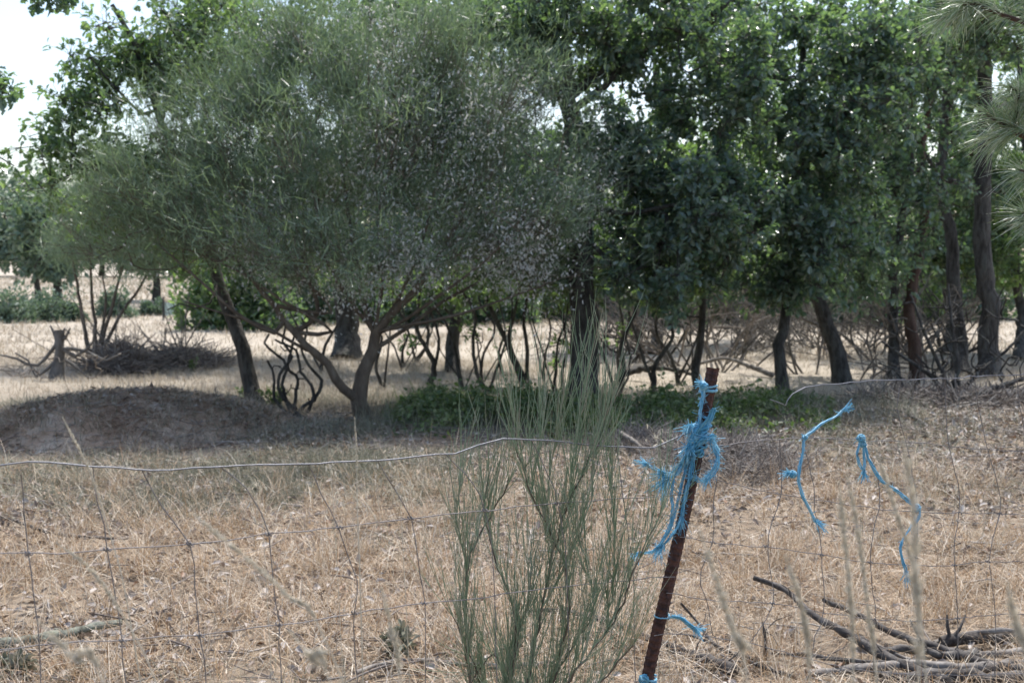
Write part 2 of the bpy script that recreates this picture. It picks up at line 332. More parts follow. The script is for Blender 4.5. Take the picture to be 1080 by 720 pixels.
# ------------------------------------------------------------------ skeleton growth for woody plants
class Skel:
    def __init__(s): s.p = []; s.par = []; s.fix = {}
    def node(s, p, par, r=None):
        s.p.append(np.asarray(p, float)); s.par.append(par)
        if r is not None: s.fix[len(s.p)-1] = r
        return len(s.p)-1
    def path(s, pts, r0, r1, par=-1, step=.14, jit=.25):
        pts = [np.asarray(q, float) for q in pts]
        if par >= 0: pts = [s.p[par]]+pts
        pts = np.array(pts); ex = np.vstack([2*pts[0]-pts[1], pts, 2*pts[-1]-pts[-2]])
        out = []
        for i in range(len(pts)-1):
            a, b, c, d = ex[i:i+4]; L = np.linalg.norm(c-b); n = max(1, int(L/step))
            for k in range(n):
                t = k/n
                out.append(.5*((2*b)+(-a+c)*t+(2*a-5*b+4*c-d)*t*t+(-a+3*b-3*c+d)*t**3))
        out.append(pts[-1]); n = len(out); ids = []; cur = par
        acc = 0; q_ = out[0]
        for k, q in enumerate(out):
            acc += np.linalg.norm(q-q_); q_ = q
            if k == 0 and par >= 0: ids.append(par); continue
            t = k/(n-1); r = (r0+(r1-r0)*t)*(1+(.45*math.exp(-acc/.28) if par < 0 else 0))
            if 0 < k < n-1: q = q+rng.normal(size=3)*min(r*jit, .006+.05*r)
            cur = s.node(q, cur, r); ids.append(cur)
        return ids
    def grow(s, T, start=0, bend=.35, wob=.06, seg=.16, maxd=1e9, minz=None):
        T = np.asarray(T); A = np.array(s.p[start:]); dmin = np.linalg.norm(T[:, None]-A[None], axis=2).min(1)
        tips = []
        for t in T[np.argsort(dmin)]:
            A = np.array(s.p); dv = t-A; d = np.linalg.norm(dv, axis=1)
            cost = d-.25*np.clip(dv[:, 2], -1, 1)              # prefers to climb from below
            cost[:start] = 1e9
            if minz is not None: cost[A[:, 2] < minz] += 3
            i = int(np.argmin(cost)); L = d[i]
            if L > maxd: continue
            pr = s.par[i]; tang = norm(s.p[i]-s.p[pr]) if pr >= 0 else np.array([0, 0, 1.])
            b = s.p[i]; c1 = b+tang*L*bend+rng.normal(size=3)*L*wob; n = max(2, int(L/seg)); cur = i
            for k in range(1, n+1):
                u = k/n; q = (1-u)**2*b+2*u*(1-u)*c1+u*u*t
                if k < n: q = q+rng.normal(size=3)*L*wob*.4
                cur = s.node(q, cur)
            tips.append(cur)
        return tips
    def radii(s, tip=.004, e=2.3, cap=None):
        n = len(s.p); w = np.zeros(n); kids = [[] for _ in range(n)]
        for i, p in enumerate(s.par):
            if p >= 0: kids[p].append(i)
        for i in range(n-1, -1, -1):
            if not kids[i]: w[i] = 1
            if s.par[i] >= 0: w[s.par[i]] += w[i]
        r = tip*np.maximum(w, 1)**(1/e)
        for i, f in s.fix.items(): r[i] = f
        for i in range(n):
            p = s.par[i]
            if p >= 0: r[i] = min(r[i], r[p]*.97 if i not in s.fix else r[i])
        return r, kids
    def mesh(s, mb_trunk, mb_br, tip=.004, e=2.3, rough=.12):
        r, kids = s.radii(tip, e)
        stack = [(i, None) for i, p in enumerate(s.par) if p < 0]
        while stack:
            i, par = stack.pop(); ch = [par, i] if par is not None else [i]
            while kids[i]:
                ks = sorted(kids[i], key=lambda k: -(r[k]+(10 if k in s.fix else 0)))
                for k in ks[1:]: stack.append((k, i))
                i = ks[0]; ch.append(i)
            if len(ch) < 2: continue
            Q = np.array([s.p[c] for c in ch]); rr = np.array([r[c] for c in ch])
            if par is not None: rr[0] = min(rr[0], rr[1]*1.15)
            fixn = [c in s.fix for c in ch[1:]]
            if fixn and fixn[0] and mb_trunk is not None:
                m = 0
                while m < len(fixn) and fixn[m]: m += 1
                k = 12 if rr[0] > .05 else 7
                tubes(mb_trunk, Q[:m+1], rr[:m+1], k, rough=rough if rr[0] > .02 else .05)
                if m+1 < len(Q): tubes(mb_br, Q[m:], rr[m:], 5)
            else: tubes(mb_br, Q, rr, 5 if rr[0] > .008 else 4)
def blob(px, py, d, rx, ry, rd, n, shell=2.0):
    c = P(px, py, d); v = norm(rng.normal(size=(n, 3)))*(rng.random((n, 1))**(1/shell))
    return c+v*np.array([rx*d/FP, rd, ry*d/FP])

def rosettes(mbt, mbl, tips, spread, ntw, nlv, size, tv=OAK_V, tf=OAK_F, flat=.6, droop=-.15, up=.25):
    """short twigs at every branch tip, each ending in a spray of leaves"""
    wt = rng.lognormal(0, .55, len(tips)); T = tips[rng.choice(len(tips), ntw*len(tips), p=wt/wt.sum())]; N = len(T); D = norm(rng.normal(size=(N, 3))+np.array([0, 0, up])); L = U(.3, 1, N)*spread
    mid = T+D*L[:, None]*.5+rng.normal(size=(N, 3))*spread*.08; E = T+D*L[:, None]+np.array([0, 0, -.08])*L[:, None]
    if mbt is not None: tubes(mbt, np.stack([T, mid, E], 1), np.tile([.0035, .0025, .0015], (N, 1)), 3)
    Pn = np.repeat(E, nlv, 0)-np.repeat(D*L[:, None], nlv, 0)*U(0, .5, N*nlv)[:, None]+rng.normal(size=(N*nlv, 3))*spread*.05
    Dn = norm(np.repeat(D, nlv, 0)*.6+rng.normal(size=(N*nlv, 3))*.75+np.array([0, 0, droop]))
    scatter(mbl, tv, tf, Pn, frames(Dn, flat), U(.42, 1.2, N*nlv)*size)

def strands(mb, tips, n, sig, L, w, up=.8, outw=.5, centre=None, seg=4, rand=.45, bias=None):
    wt = rng.lognormal(0, 1.1, len(tips)); wt = wt if bias is None else wt*bias; T = tips[rng.choice(len(tips), n*len(tips), p=wt/wt.sum())]; N = len(T); S = T+rng.normal(size=(N, 3))*sig
    D = rng.normal(size=(N, 3))*rand+np.array([0, 0, up])
    if centre is not None: D = D+norm(T-centre)*outw
    D = norm(D); Ln = U(.4, 1.2, N)*L; s = np.linspace(0, 1, seg)[None, :, None]
    bend = rng.normal(size=(N, 3))*.14+np.array([0, 0, .06])
    Q = S[:, None]+D[:, None]*Ln[:, None, None]*s+bend[:, None]*Ln[:, None, None]*s*s
    W = w*U(.6, 1.3, N)[:, None]*(1-.7*np.linspace(0, 1, seg)[None]**2)
    ribbons(mb, Q, W); return Q

def tree(name, label, cat, paths, blobs, leaf='oak', size=.10, spread=.28, ntw=9, nlv=6, bark='bark', group=None, tip=.005, tv=OAK_V, tf=OAK_F, minz=1.2, wob=.06, crown='crown', twigs=True):
    """paths: list of (points in world space, r0, r1, index of the node of the first path it leaves or None)"""
    base = paths[0][0][0]; root = thing(name, label, cat, base, group)
    sk = Skel(); ids0 = None
    for pts, r0, r1, at in paths:
        ids = sk.path(pts, r0, r1, -1 if at is None else ids0[int(at*(len(ids0)-1))])
        if ids0 is None: ids0 = ids
    T = np.concatenate([blob(*b) for b in blobs]); tips = sk.grow(T, 0, minz=minz, wob=wob)
    t, br, lv = MB(), MB(), MB(); sk.mesh(t, br, tip)
    tp = np.array([sk.p[i] for i in tips])
    rosettes(br if twigs else None, lv, tp, spread, ntw, nlv, size, tv, tf)
    t.build('trunk', M[bark], root); br.build('branches', M[bark], root); lv.build(crown, M[leaf], root, smooth=False)
    return root
def dn(px, py, dz=0): # world ground point under the pixel, sunk a little
    p = G(px, py); p[2] = -.05; return p
def gd(py): return 2080/(py-275)

# ------------------------------------------------------------------ the nearer trees
# leaning oak at the mound
d = 13.0
tree('oak_tree', 'slender dark oak leaning over the mound end, its top against white sky', 'tree',
     [([dn(276, 438), P(264, 402, d), P(256, 368, d), P(241, 326, d), P(231, 292, d), P(220, 255, d), P(198, 190, d-.1), P(170, 132, d-.2), P(156, 85, d-.3), P(138, 40, d-.4), P(118, 5, d-.5)], .085, .022, None),
      ([P(150, 120, d-.4), P(120, 90, d-.6), P(95, 60, d-.8)], .018, .008, .78),
      ([P(190, 60, d+.2), P(215, 20, d+.3)], .02, .008, .72),
      ([P(140, 165, d-.4), P(100, 175, d-.6), P(60, 190, d-.7)], .016, .007, .66),
      ([P(222, 320, d-.3), P(205, 325, d-.3), P(190, 320, d-.3), P(176, 327, d-.3)], .014, .006, .36)],
     [(135, 60, d-.4, 60, 50, .6, 34), (95, 75, d-.6, 40, 25, .4, 12), (110, 105, d-.6, 50, 30, .5, 20), (70, 155, d-.6, 50, 22, .5, 22), (150, 175, d-.2, 60, 30, .6, 26), (200, 40, d, 50, 45, .6, 34),
      (75, 120, d-.5, 35, 20, .4, 10), (205, 110, d, 40, 55, .7, 16), (250, 60, d+.5, 50, 55, .8, 22), (230, 5, d+.4, 70, 25, .8, 20), (120, 215, d, 60, 30, .6, 22), (45, 200, d-.4, 35, 18, .4, 9), (205, 270, d, 30, 25, .4, 9)],
     'oak', .085, .34, 7, 5, minz=2.2)
# big oak in the middle
d = 13.4
tree('oak_tree', 'thick trunked dark oak in the centre rising from the green brambles', 'tree',
     [([dn(617, 436), P(616, 400, d), P(617, 350, d), P(614, 300, d), P(612, 230, d), P(606, 160, d+.1), P(598, 90, d+.1), P(592, 20, d+.2), P(588, -60, d+.3)], .17, .06, None),
      ([P(640, 70, d+.2), P(655, 30, d+.3), P(650, -30, d+.4)], .055, .02, .68),
      ([P(700, 40, d), P(760, 10, d-.2), P(820, -40, d-.3)], .045, .015, .66),
      ([P(660, 225, d-.3), P(720, 215, d-.5), P(770, 225, d-.6)], .035, .012, .45),
      ([P(560, 60, d+.5), P(500, 30, d+.8), P(430, 5, d+1)], .045, .015, .66),
      ([P(570, 250, d+.4), P(530, 235, d+.6), P(490, 240, d+.8)], .035, .012, .45),
      ([P(655, 285, d-.3), P(700, 275, d-.4)], .03, .01, .4)],
     [(590, 20, d, 130, 60, 1.3, 75), (480, 15, d+.8, 120, 35, 1, 55), (720, 20, d-.2, 110, 60, 1.2, 70), (640, 170, d-.1, 70, 70, 1, 55), (740, 215, d-.4, 90, 60, 1, 75),
      (520, 240, d+.6, 70, 70, .9, 40), (690, 290, d-.2, 80, 40, .9, 42), (610, 270, d+.5, 80, 50, .8, 40), (560, 60, d+.2, 50, 50, .8, 26), (770, 110, d, 50, 50, 1, 30), (655, 55, d+.3, 50, 35, .8, 22), (700, 120, d+.4, 40, 35, .8, 18)],
     'oakdark', .088, .30, 11, 7, minz=1.7)
# right hand oaks
d = 14.6
tree('oak_tree', 'oak with a thin crooked trunk and low glinting leaves, right of the rusty post', 'tree',
     [([dn(826, 418), P(824, 390, d), P(821, 365, d), P(828, 335, d), P(832, 300, d), P(842, 240, d-.1), P(850, 170, d-.2), P(845, 90, d-.3), P(852, 10, d-.3)], .07, .03, None),
      ([P(800, 215, d-.5), P(760, 200, d-.8), P(728, 190, d-1)], .035, .012, .55),
      ([P(885, 160, d-.5), P(915, 120, d-.8)], .03, .01, .6)],
     [(800, 60, d-.3, 110, 80, 1.2, 85), (880, 150, d-.6, 90, 80, 1.1, 85), (770, 220, d-.8, 70, 50, .9, 45), (860, 250, d-.6, 80, 45, .9, 60), (925, 60, d-.6, 60, 70, .9, 50), (830, 300, d-.2, 70, 22, .8, 26)],
     'oakdark', .092, .31, 11, 7, minz=1.6)
d = 16.2
tree('oak_tree', 'dark trunked oak leaning left in front of the dead brushwood', 'tree',
     [([dn(889, 404), P(882, 375, d), P(872, 345, d), P(864, 315, d), P(858, 270, d), P(868, 200, d), P(880, 120, d), P(870, 20, d)], .105, .04, None)],
     [(880, 260, d, 90, 60, 1.2, 55), (940, 200, d, 80, 80, 1.2, 60), (890, 90, d, 90, 90, 1.2, 60), (960, 60, d, 70, 80, 1, 50)],
     'oakdark', .095, .34, 10, 7, minz=2)
d = 16.8
tree('oak_tree', 'slim straight dark oak trunk, first of the close pair beside the leaning one', 'tree',
     [([dn(943, 402), P(942, 370, d), P(943, 335, d), P(941, 300, d), P(950, 240, d), P(960, 170, d), P(962, 90, d), P(970, 0, d)], .075, .035, None)],
     [(940, 230, d+3, 60, 50, 1, 30), (940, 90, d, 60, 60, 1, 34), (1000, 20, d, 80, 50, 1, 36)], 'oakdark', .095, .34, 10, 7, minz=2)
d = 16.6
tree('pine_tree', 'straight tree with a reddish brown foot, second of the close pair', 'tree',
     [([dn(966, 402), P(966, 375, d), P(960, 335, d), P(964, 290, d), P(975, 230, d), P(972, 160, d), P(985, 80, d), P(990, -10, d)], .085, .04, None)],
     [(1000, 190, d+3.5, 60, 70, 1, 34), (1020, 60, d+1, 60, 60, 1, 34)], 'oakdark', .095, .34, 10, 7, bark='barkred', minz=2.2)
d = 17.4
tree('oak_tree', 'thick grey trunked oak nearest the edge behind the bare dead shrub', 'tree',
     [([dn(1044, 396), P(1042, 370, d), P(1044, 330, d), P(1038, 280, d), P(1036, 210, d), P(1040, 120, d), P(1034, 0, d)], .14, .085, None),
      ([P(1000, 190, d), P(965, 150, d)], .06, .02, .5)],
     [(1050, 240, d+4, 80, 60, 1, 40), (1060, 130, d+2, 80, 80, 1.2, 40), (1060, 10, d-.3, 80, 60, 1.2, 50)], 'oakdark', .095, .34, 10, 7, minz=2)
d = 17.8
tree('oak_tree', 'dark oak trunk half hidden just left of the thick grey one', 'tree',
     [([dn(1014, 394), P(1012, 360, d), P(1006, 310, d), P(1003, 250, d), P(992, 190, d), P(1000, 90, d), P(1010, 0, d)], .11, .05, None)],
     [(1000, 270, d+3, 70, 40, 1, 30), (930, 290, d+1, 50, 30, 1, 24), (1010, 90, d+1, 80, 70, 1, 40)], 'oakdark', .095, .34, 10, 7, minz=2)
# trunk behind the post
d = 15.6
tree('oak_sapling', 'slim oak sapling standing straight behind the top of the rusty post', 'tree',
     [([dn(737, 412), P(734, 390, d), P(738, 360, d), P(742, 320, d), P(735, 270, d), P(730, 210, d), P(738, 150, d)], .055, .02, None),
      ([P(712, 330, d), P(700, 300, d)], .018, .008, .35)],
     [(740, 240, d, 55, 60, .8, 34), (700, 290, d, 50, 30, .7, 22), (760, 160, d, 60, 50, .8, 26)], 'oak', .10, .28, 8, 6, minz=1.7)
# slender stems in the middle
d = 15.8
tree('oak_sapling', 'oak sapling of several thin leaning stems left of the thick central trunk', 'tree',
     [([dn(556, 408), P(545, 385, d), P(530, 350, d), P(515, 320, d), P(508, 290, d)], .05, .022, None),
      ([P(556, 370, d), P(552, 330, d), P(560, 300, d), P(566, 260, d)], .03, .014, .05),
      ([P(538, 360, d), P(545, 320, d), P(552, 280, d)], .026, .01, .15)],
     [(520, 280, d, 70, 30, .7, 34), (560, 250, d, 60, 40, .7, 34)], 'oak', .10, .28, 8, 6, minz=1.65)
d = 15.2
tree('oak_sapling', 'low spindly oak sapling with crooked stems and few leaves above the brambles', 'tree',
     [([dn(487, 415), P(484, 390, d), P(478, 360, d), P(470, 340, d), P(455, 320, d)], .03, .012, None),
      ([P(500, 385, d), P(508, 365, d), P(500, 345, d)], .012, .006, .1),
      ([P(466, 372, d), P(458, 352, d)], .012, .005, .3)],
     [(470, 300, d, 45, 22, .5, 16), (490, 350, d, 22, 22, .3, 3)], 'oak', .09, .22, 6, 4, minz=1.0)
for px, py, hgt, lab in ((655, 404, 90, 'thin bare upright stem just right of the thick central trunk'), (596, 420, 85, 'thin bare stem touching the left side of the central trunk'), (428, 388, 60, 'small thin dark stem standing alone in the field gap'), (530, 392, 70, 'thin crooked stem behind the leaning sapling stems')):
    dd = gd(py)
    tree('oak_sapling', lab, 'sapling', [([dn(px, py), P(px-4, py-hgt*.3, dd), P(px+3, py-hgt*.6, dd), P(px-3, py-hgt, dd)], .022, .01, None)],
         [(px, py-hgt-15, dd, 25, 18, .4, 8), (px, py-hgt*.6, dd, 14, 20, .2, 3)], 'oak', .09, .2, 5, 4, minz=.8)
for k, (px, py) in enumerate(((407, 412), (425, 392), (452, 408), (509, 402), (518, 418), (574, 404), (584, 420), (648, 420), (690, 410), (716, 404), (338, 393), (436, 384))):
    dd = gd(py); ln = random.uniform(-48, 48); q0 = dn(px, py)
    root = thing('oak_sapling', 'thin dark twisted stem in the row between the forked shrub and the rusty post', 'sapling', q0, 'thin dark stems under the canopy'); sk = Skel()
    jx = [random.uniform(-10, 10) for _ in range(4)]; r0 = random.uniform(.012, .036)
    a = sk.path([q0]+[P(px+ln*t+jx[i], py-125*t, dd) for i, t in enumerate((.2, .45, .7, 1.0))], r0, r0*.45, step=.07)
    sk.path([P(px-ln*.6+jx[0], py-50, dd), P(px-ln*.9-8, py-90, dd), P(px-ln*.7-5, py-125, dd)], r0*.7, r0*.35, a[1])
    if k % 2: sk.path([P(px+14, py-22, dd-.1), P(px+22+jx[1], py-45, dd-.1), P(px+12, py-66, dd-.1)], r0*.6, r0*.25, a[0])
    tips = sk.grow(np.concatenate([blob(px+ln, py-120, dd, 30, 20, .4, 9), blob(px+ln*.5, py-60, dd, 20, 30, .3, 7)]), 0, wob=.08)
    t, br, lv = MB(), MB(), MB(); sk.mesh(t, br, .0045); tp = np.array([sk.p[i] for i in tips]); rosettes(br, lv, tp[tp[:, 2] > 1.1] if (tp[:, 2] > 1.1).any() else tp, .2, 4, 4, .085)
    t.build('trunk', M['bark'], root); br.build('branches', M['bark'], root); lv.build('crown', M['oak'], root, smooth=False)
# two trunks farther back
d = 20
tree('oak_tree', 'thick dark trunk standing in the field behind the pale tipped shrub', 'tree',
     [([dn(365, 381), P(366, 350, d), P(364, 310, d), P(368, 260, d), P(372, 180, d)], .21, .12, None)],
     [(370, 250, d, 120, 45, 1.5, 50), (380, 130, d, 150, 80, 1.8, 70), (290, 35, d, 110, 60, 1.5, 110), (210, 70, d, 70, 60, 1.2, 44), (390, 20, d, 90, 50, 1.5, 50), (240, 180, d, 70, 60, 1.4, 30)], 'oak', .10, .36, 10, 6, minz=2)
d = 18
tree('oak_tree', 'medium oak trunk standing in the field between the shrub and the thin saplings', 'tree',
     [([dn(479, 392), P(478, 365, d), P(480, 330, d), P(476, 290, d), P(480, 200, d)], .10, .05, None)],
     [(470, 290, d, 90, 28, 1.2, 40), (480, 180, d, 110, 80, 1.4, 50), (440, 50, d, 120, 60, 1.5, 60), (560, 170, d, 60, 50, 1.2, 30), (550, 40, d, 70, 60, 1.2, 40)], 'oakdark', .12, .32, 8, 6, minz=2)
# more closed canopy behind, right half
for px, py, dd, lab in ((690, 372, 22.5, 'thin oak trunk inside the dead brushwood row'), (1000, 374, 22, 'oak far back in the gap between the close pair and the thick grey trunk'), (790, 366, 24, 'oak hidden behind the dead brushwood, only its crown and foot showing'), (1075, 380, 21, 'oak at the very edge behind the pine needles')):
    tree('oak_tree', lab, 'tree', [([dn(px, py), P(px+3, 330, dd), P(px-4, 280, dd), P(px+6, 180, dd), P(px, 60, dd)], .10, .04, None)],
         [(px, 270, dd, 90, 28, 1.5, 40), (px, 190, dd, 80, 60, 1.8, 50), (px+10, 130, dd, 70, 30, 1.8, 20), (px+20, 30, dd, 90, 50, 1.8, 40)], 'oak', .13, .38, 8, 6, minz=2)
# oak outside the frame whose sprays come in at the left edge
d = 10
tree('oak_tree', 'oak standing out of view whose leafy branch tips enter at the sky edge', 'tree',
     [([dn(-190, 485), P(-190, 350, d), P(-180, 200, d), P(-165, 60, d)], .12, .05, None), ([P(-90, 70, d), P(-30, 85, d), P(8, 88, d)], .02, .005, .8), ([P(-80, 170, d), P(-10, 160, d), P(15, 175, d)], .02, .005, .7), ([P(-60, 0, d), P(10, -20, d), P(60, -5, d)], .02, .005, .95)],
     [(-120, 90, d, 70, 80, 1, 30), (2, 92, d, 12, 14, .2, 4), (60, -6, d, 18, 8, .2, 5), (-60, 0, d, 60, 40, .6, 14), (-20, 185, d, 20, 12, .3, 3)], 'oakdark', .10, .18, 6, 5, minz=1.8)

# ------------------------------------------------------------------ the big wispy shrub
def big_shrub():
    d = 12.4
    root = thing('broom_shrub', 'big wispy broom shrub with a forked crooked trunk, covered in pale seed pods', 'shrub', dn(384, 441))
    sk = Skel()
    a = sk.path([dn(384, 441), P(379, 420, d), P(383, 395, d), P(393, 368, d), P(396, 352, d)], .082, .055)
    sk.path([P(412, 332, d-.1), P(438, 308, d-.2), P(455, 280, d-.2), P(480, 240, d-.2), P(500, 190, d-.3)], .045, .015, a[-1])
    sk.path([P(385, 325, d+.1), P(378, 290, d+.1), P(370, 240, d), P(360, 170, d)], .035, .012, a[-1])
    sk.path([P(430, 345, d+.2), P(465, 320, d+.3), P(500, 300, d+.4), P(540, 270, d+.4)], .026, .01, a[-2])
    b = sk.path([P(362, 412, d-.1), P(345, 384, d-.2), P(322, 362, d-.3), P(300, 338, d-.3), P(275, 305, d-.4), P(245, 270, d-.4)], .05, .016, a[2])
    sk.path([P(335, 330, d), P(325, 285, d), P(305, 220, d), P(290, 150, d)], .028, .01, b[len(b)//2])
    sk.path([P(290, 352, d-.5), P(255, 335, d-.7), P(215, 300, d-.8), P(170, 260, d-.8)], .022, .008, b[int(len(b)*.6)])
    for q, at in (([P(350, 350, d-.3), P(300, 318, d-.5), P(250, 285, d-.6), P(195, 262, d-.7)], 4), ([P(350, 330, d-.2), P(318, 290, d-.4), P(290, 250, d-.5), P(255, 215, d-.6)], 6), ([P(400, 320, d-.2), P(405, 280, d-.4), P(398, 235, d-.5), P(410, 185, d-.5)], -1),
                  ([P(430, 335, d-.2), P(480, 300, d-.4), P(525, 262, d-.5), P(560, 215, d-.5)], -1), ([P(420, 345, d-.2), P(470, 335, d-.3), P(525, 318, d-.3), P(575, 300, d-.3)], -2), ([P(375, 325, d-.2), P(345, 275, d-.4), P(335, 225, d-.5), P(320, 165, d-.4)], -1), ([P(415, 325, d-.1), P(440, 270, d-.3), P(455, 215, d-.5), P(470, 150, d-.5)], -1), ([P(330, 372, d-.2), P(280, 345, d-.5), P(235, 330, d-.7), P(195, 318, d-.8)], 4)):
        sk.path(q, .022, .007, a[-1] if at < 0 else b[min(at+2, len(b)-1)])
    n0 = len(sk.p)
    T = np.concatenate([blob(*q) for q in [
        (310, 200, d, 90, 90, 1.2, 95), (420, 160, d, 95, 90, 1.1, 105), (500, 235, d, 80, 70, 1.0, 70), (255, 262, d-.5, 80, 45, .9, 56), (175, 225, d-.7, 55, 50, .6, 34), (130, 255, d-.7, 40, 35, .5, 14),
        (390, 280, d-.4, 110, 35, .9, 54), (515, 130, d, 55, 60, .8, 40), (265, 120, d, 60, 50, .8, 34), (345, 75, d, 55, 45, .7, 36), (430, 65, d, 55, 40, .7, 32), (555, 270, d, 50, 45, .6, 24), (590, 200, d-.2, 35, 50, .5, 14), (215, 165, d-.3, 45, 45, .6, 22)]])
    tips = sk.grow(T, 0, minz=1.0, wob=.05, bend=.3)
    tips += sk.grow(np.array([P(x, y, d+random.uniform(-.5, .5)) for x, y in ((165, 150), (190, 120), (225, 95), (262, 48), (300, 30), (335, 12), (382, 20), (440, 8), (500, 45), (560, 70), (610, 120), (628, 160), (635, 230), (612, 290), (110, 215), (85, 250), (120, 295), (570, 100), (470, 22), (240, 70))]), 0, minz=1.2)
    t, br, lv, pd = MB(), MB(), MB(), MB(); sk.mesh(t, br, .0048, 2.4)
    tp = np.array([sk.p[i] for i in tips]); cen = P(385, 300, d)
    N = len(tp)
    # drooping and rising fine twigs
    Q = strands(br, tp, 9, .05, .55, .0024, .5, .8, cen)
    bi = .2+.8*sstep(1.5, 2.8, tp[:, 2]); strands(lv, tp, 32, .12, .17, .0034, .35, .4, cen, bias=bi); strands(lv, tp, 54, .13, .075, .0042, .2, .3, cen, 3, .6, bi)
    strands(lv, Q[:, -1], 7, .09, .14, .0032, .4, .4, cen, 3, .6)
    t.build('trunk', M['barkbroom'], root); br.build('branches', M['barkbroom'], root); lv.build('foliage', M['broomleaf'], root)
    ppx = 540+tp[:, 0]/tp[:, 1]*1300
    keep = rng.random(N) < .10+.90*sstep(260, 440, ppx)
    k = tp[keep]; k = k[rng.random(len(k)) < .8]; wt = rng.lognormal(0, .85, len(k)); nn = len(k)*62; pos = k[rng.choice(len(k), nn, p=wt/wt.sum())]+rng.normal(size=(nn, 3))*.17+np.array([0, -.06, 0])
    D = rng.normal(size=pos.shape)*.6+np.array([0, 0, -.5])
    scatter(pd, OV_V*np.array([1, 1.1, 2]), OV_F, pos, frames(D, 1), U(.024, .05, len(pos)))
    pd.build('seed_pods', M['pod'], root, smooth=False)
big_shrub()
def wispy(name, label, base, stems, blobs, tipn, leafmat='broomleaf', group=None, n=60, L=.22, sig=.12, w=.003, r0=.03, cat='shrub', bark='barkbroom'):
    root = thing(name, label, cat, base, group); sk = Skel(); a = None
    for st_ in stems:
        ids = sk.path(st_ if a is None else st_, r0, r0*.3, -1 if a is None else a[0]); a = a or ids
    tips = sk.grow(np.concatenate([blob(*q) for q in blobs]), 0, minz=.5)
    t, br, lv = MB(), MB(), MB(); sk.mesh(t, br, tipn); tp = np.array([sk.p[i] for i in tips])
    strands(br, tp, 5, .04, .3, .0018, .5, .4, None); strands(lv, tp, n, sig, L, w, .5)
    t.build('stems', M[bark], root); br.build('branches', M[bark], root); lv.build('foliage', M[leafmat], root); return root
d = 18.4
wispy('broom_shrub', 'light multi stemmed shrub fanning up beside the grey dead stump', dn(97, 388),
      [[dn(97, 388), P(90, 350, d), P(83, 310, d), P(76, 270, d), P(72, 230, d)], [P(100, 350, d), P(97, 310, d), P(95, 270, d), P(93, 230, d)], [P(112, 345, d), P(122, 310, d), P(130, 275, d), P(140, 240, d)], [P(115, 355, d), P(135, 320, d), P(155, 290, d), P(170, 250, d)], [P(107, 350, d), P(112, 320, d), P(108, 290, d)]],
      [(95, 235, d, 50, 45, 1, 60), (150, 245, d, 45, 40, 1, 60), (120, 190, d, 50, 30, .9, 40), (190, 210, d, 40, 40, .8, 36)], .005, n=46, L=.3, sig=.16, w=.0042, r0=.035)

# ------------------------------------------------------------------ dead woody things
def dead(name, label, base, blobs, tip=.005, r0=.03, mat='deadwood', group=None, stems=(), cat='dead shrub', wob=.1, rise=.3):
    root = thing(name, label, cat, base, group); sk = Skel()
    a = sk.path([base, base+np.array([.02, 0, .12]), base+np.array([0, .02, rise])], r0, r0*.8, step=.08)
    for s_ in stems: sk.path(s_, r0*.5, r0*.22, a[0], step=.05)
    sk.grow(np.concatenate([blob(*q) for q in blobs]), 0, wob=wob, bend=.22)
    mb = MB(); mb2 = MB(); sk.mesh(mb, mb2, tip, 2.3); mb.build('stem', M[mat], root); mb2.build('branches', M[mat], root); return root
d = 12.6
dead('dead_shrub', 'small twisted leafless shrub with looping dark stems beside the forked shrub trunk', dn(313, 446), [(308, 400, d, 28, 34, .25, 16), (300, 370, d, 20, 12, .2, 6)], .0065, .05, 'bark', wob=.08, rise=.12,
     stems=[[P(304, 428, d), P(298, 405, d), P(302, 385, d), P(290, 372, d), P(279, 362, d), P(284, 352, d)], [P(318, 432, d), P(334, 418, d), P(339, 402, d), P(326, 385, d), P(318, 368, d), P(324, 350, d), P(318, 335, d)], [P(308, 430, d), P(296, 415, d), P(295, 395, d), P(308, 376, d), P(298, 360, d), P(303, 340, d)],
            [P(324, 436, d), P(331, 412, d), P(318, 392, d), P(312, 370, d), P(290, 358, d)], [P(311, 425, d+.1), P(314, 400, d+.1), P(304, 388, d+.1), P(308, 365, d+.1), P(312, 345, d)], [P(303, 436, d-.1), P(290, 420, d-.1), P(289, 396, d-.1), P(282, 380, d-.1)]])
d = 16.6
d = 13.9
dead('dead_shrub', 'leafless fan shaped shrub with splayed dark stems below the thick grey trunk', dn(1008, 426), [(975, 385, 13.9, 50, 24, .6, 34), (1050, 385, 13.9, 50, 24, .6, 34), (1005, 345, 13.9, 40, 40, .5, 34), (950, 345, 13.9, 30, 30, .5, 14), (1060, 335, 13.9, 30, 35, .5, 16)], .0085, .06, 'bark', wob=.05,
     stems=[[P(985, 400, d), P(955, 378, d), P(930, 360, d)], [P(995, 395, d), P(975, 350, d), P(960, 310, d)], [P(1010, 390, d), P(1005, 350, d), P(1000, 300, d)], [P(1025, 400, d), P(1055, 375, d), P(1085, 345, d)], [P(1030, 415, d), P(1065, 405, d), P(1095, 395, d)], [P(985, 415, d), P(955, 420, d), P(930, 425, d)]])
d = gd(402)
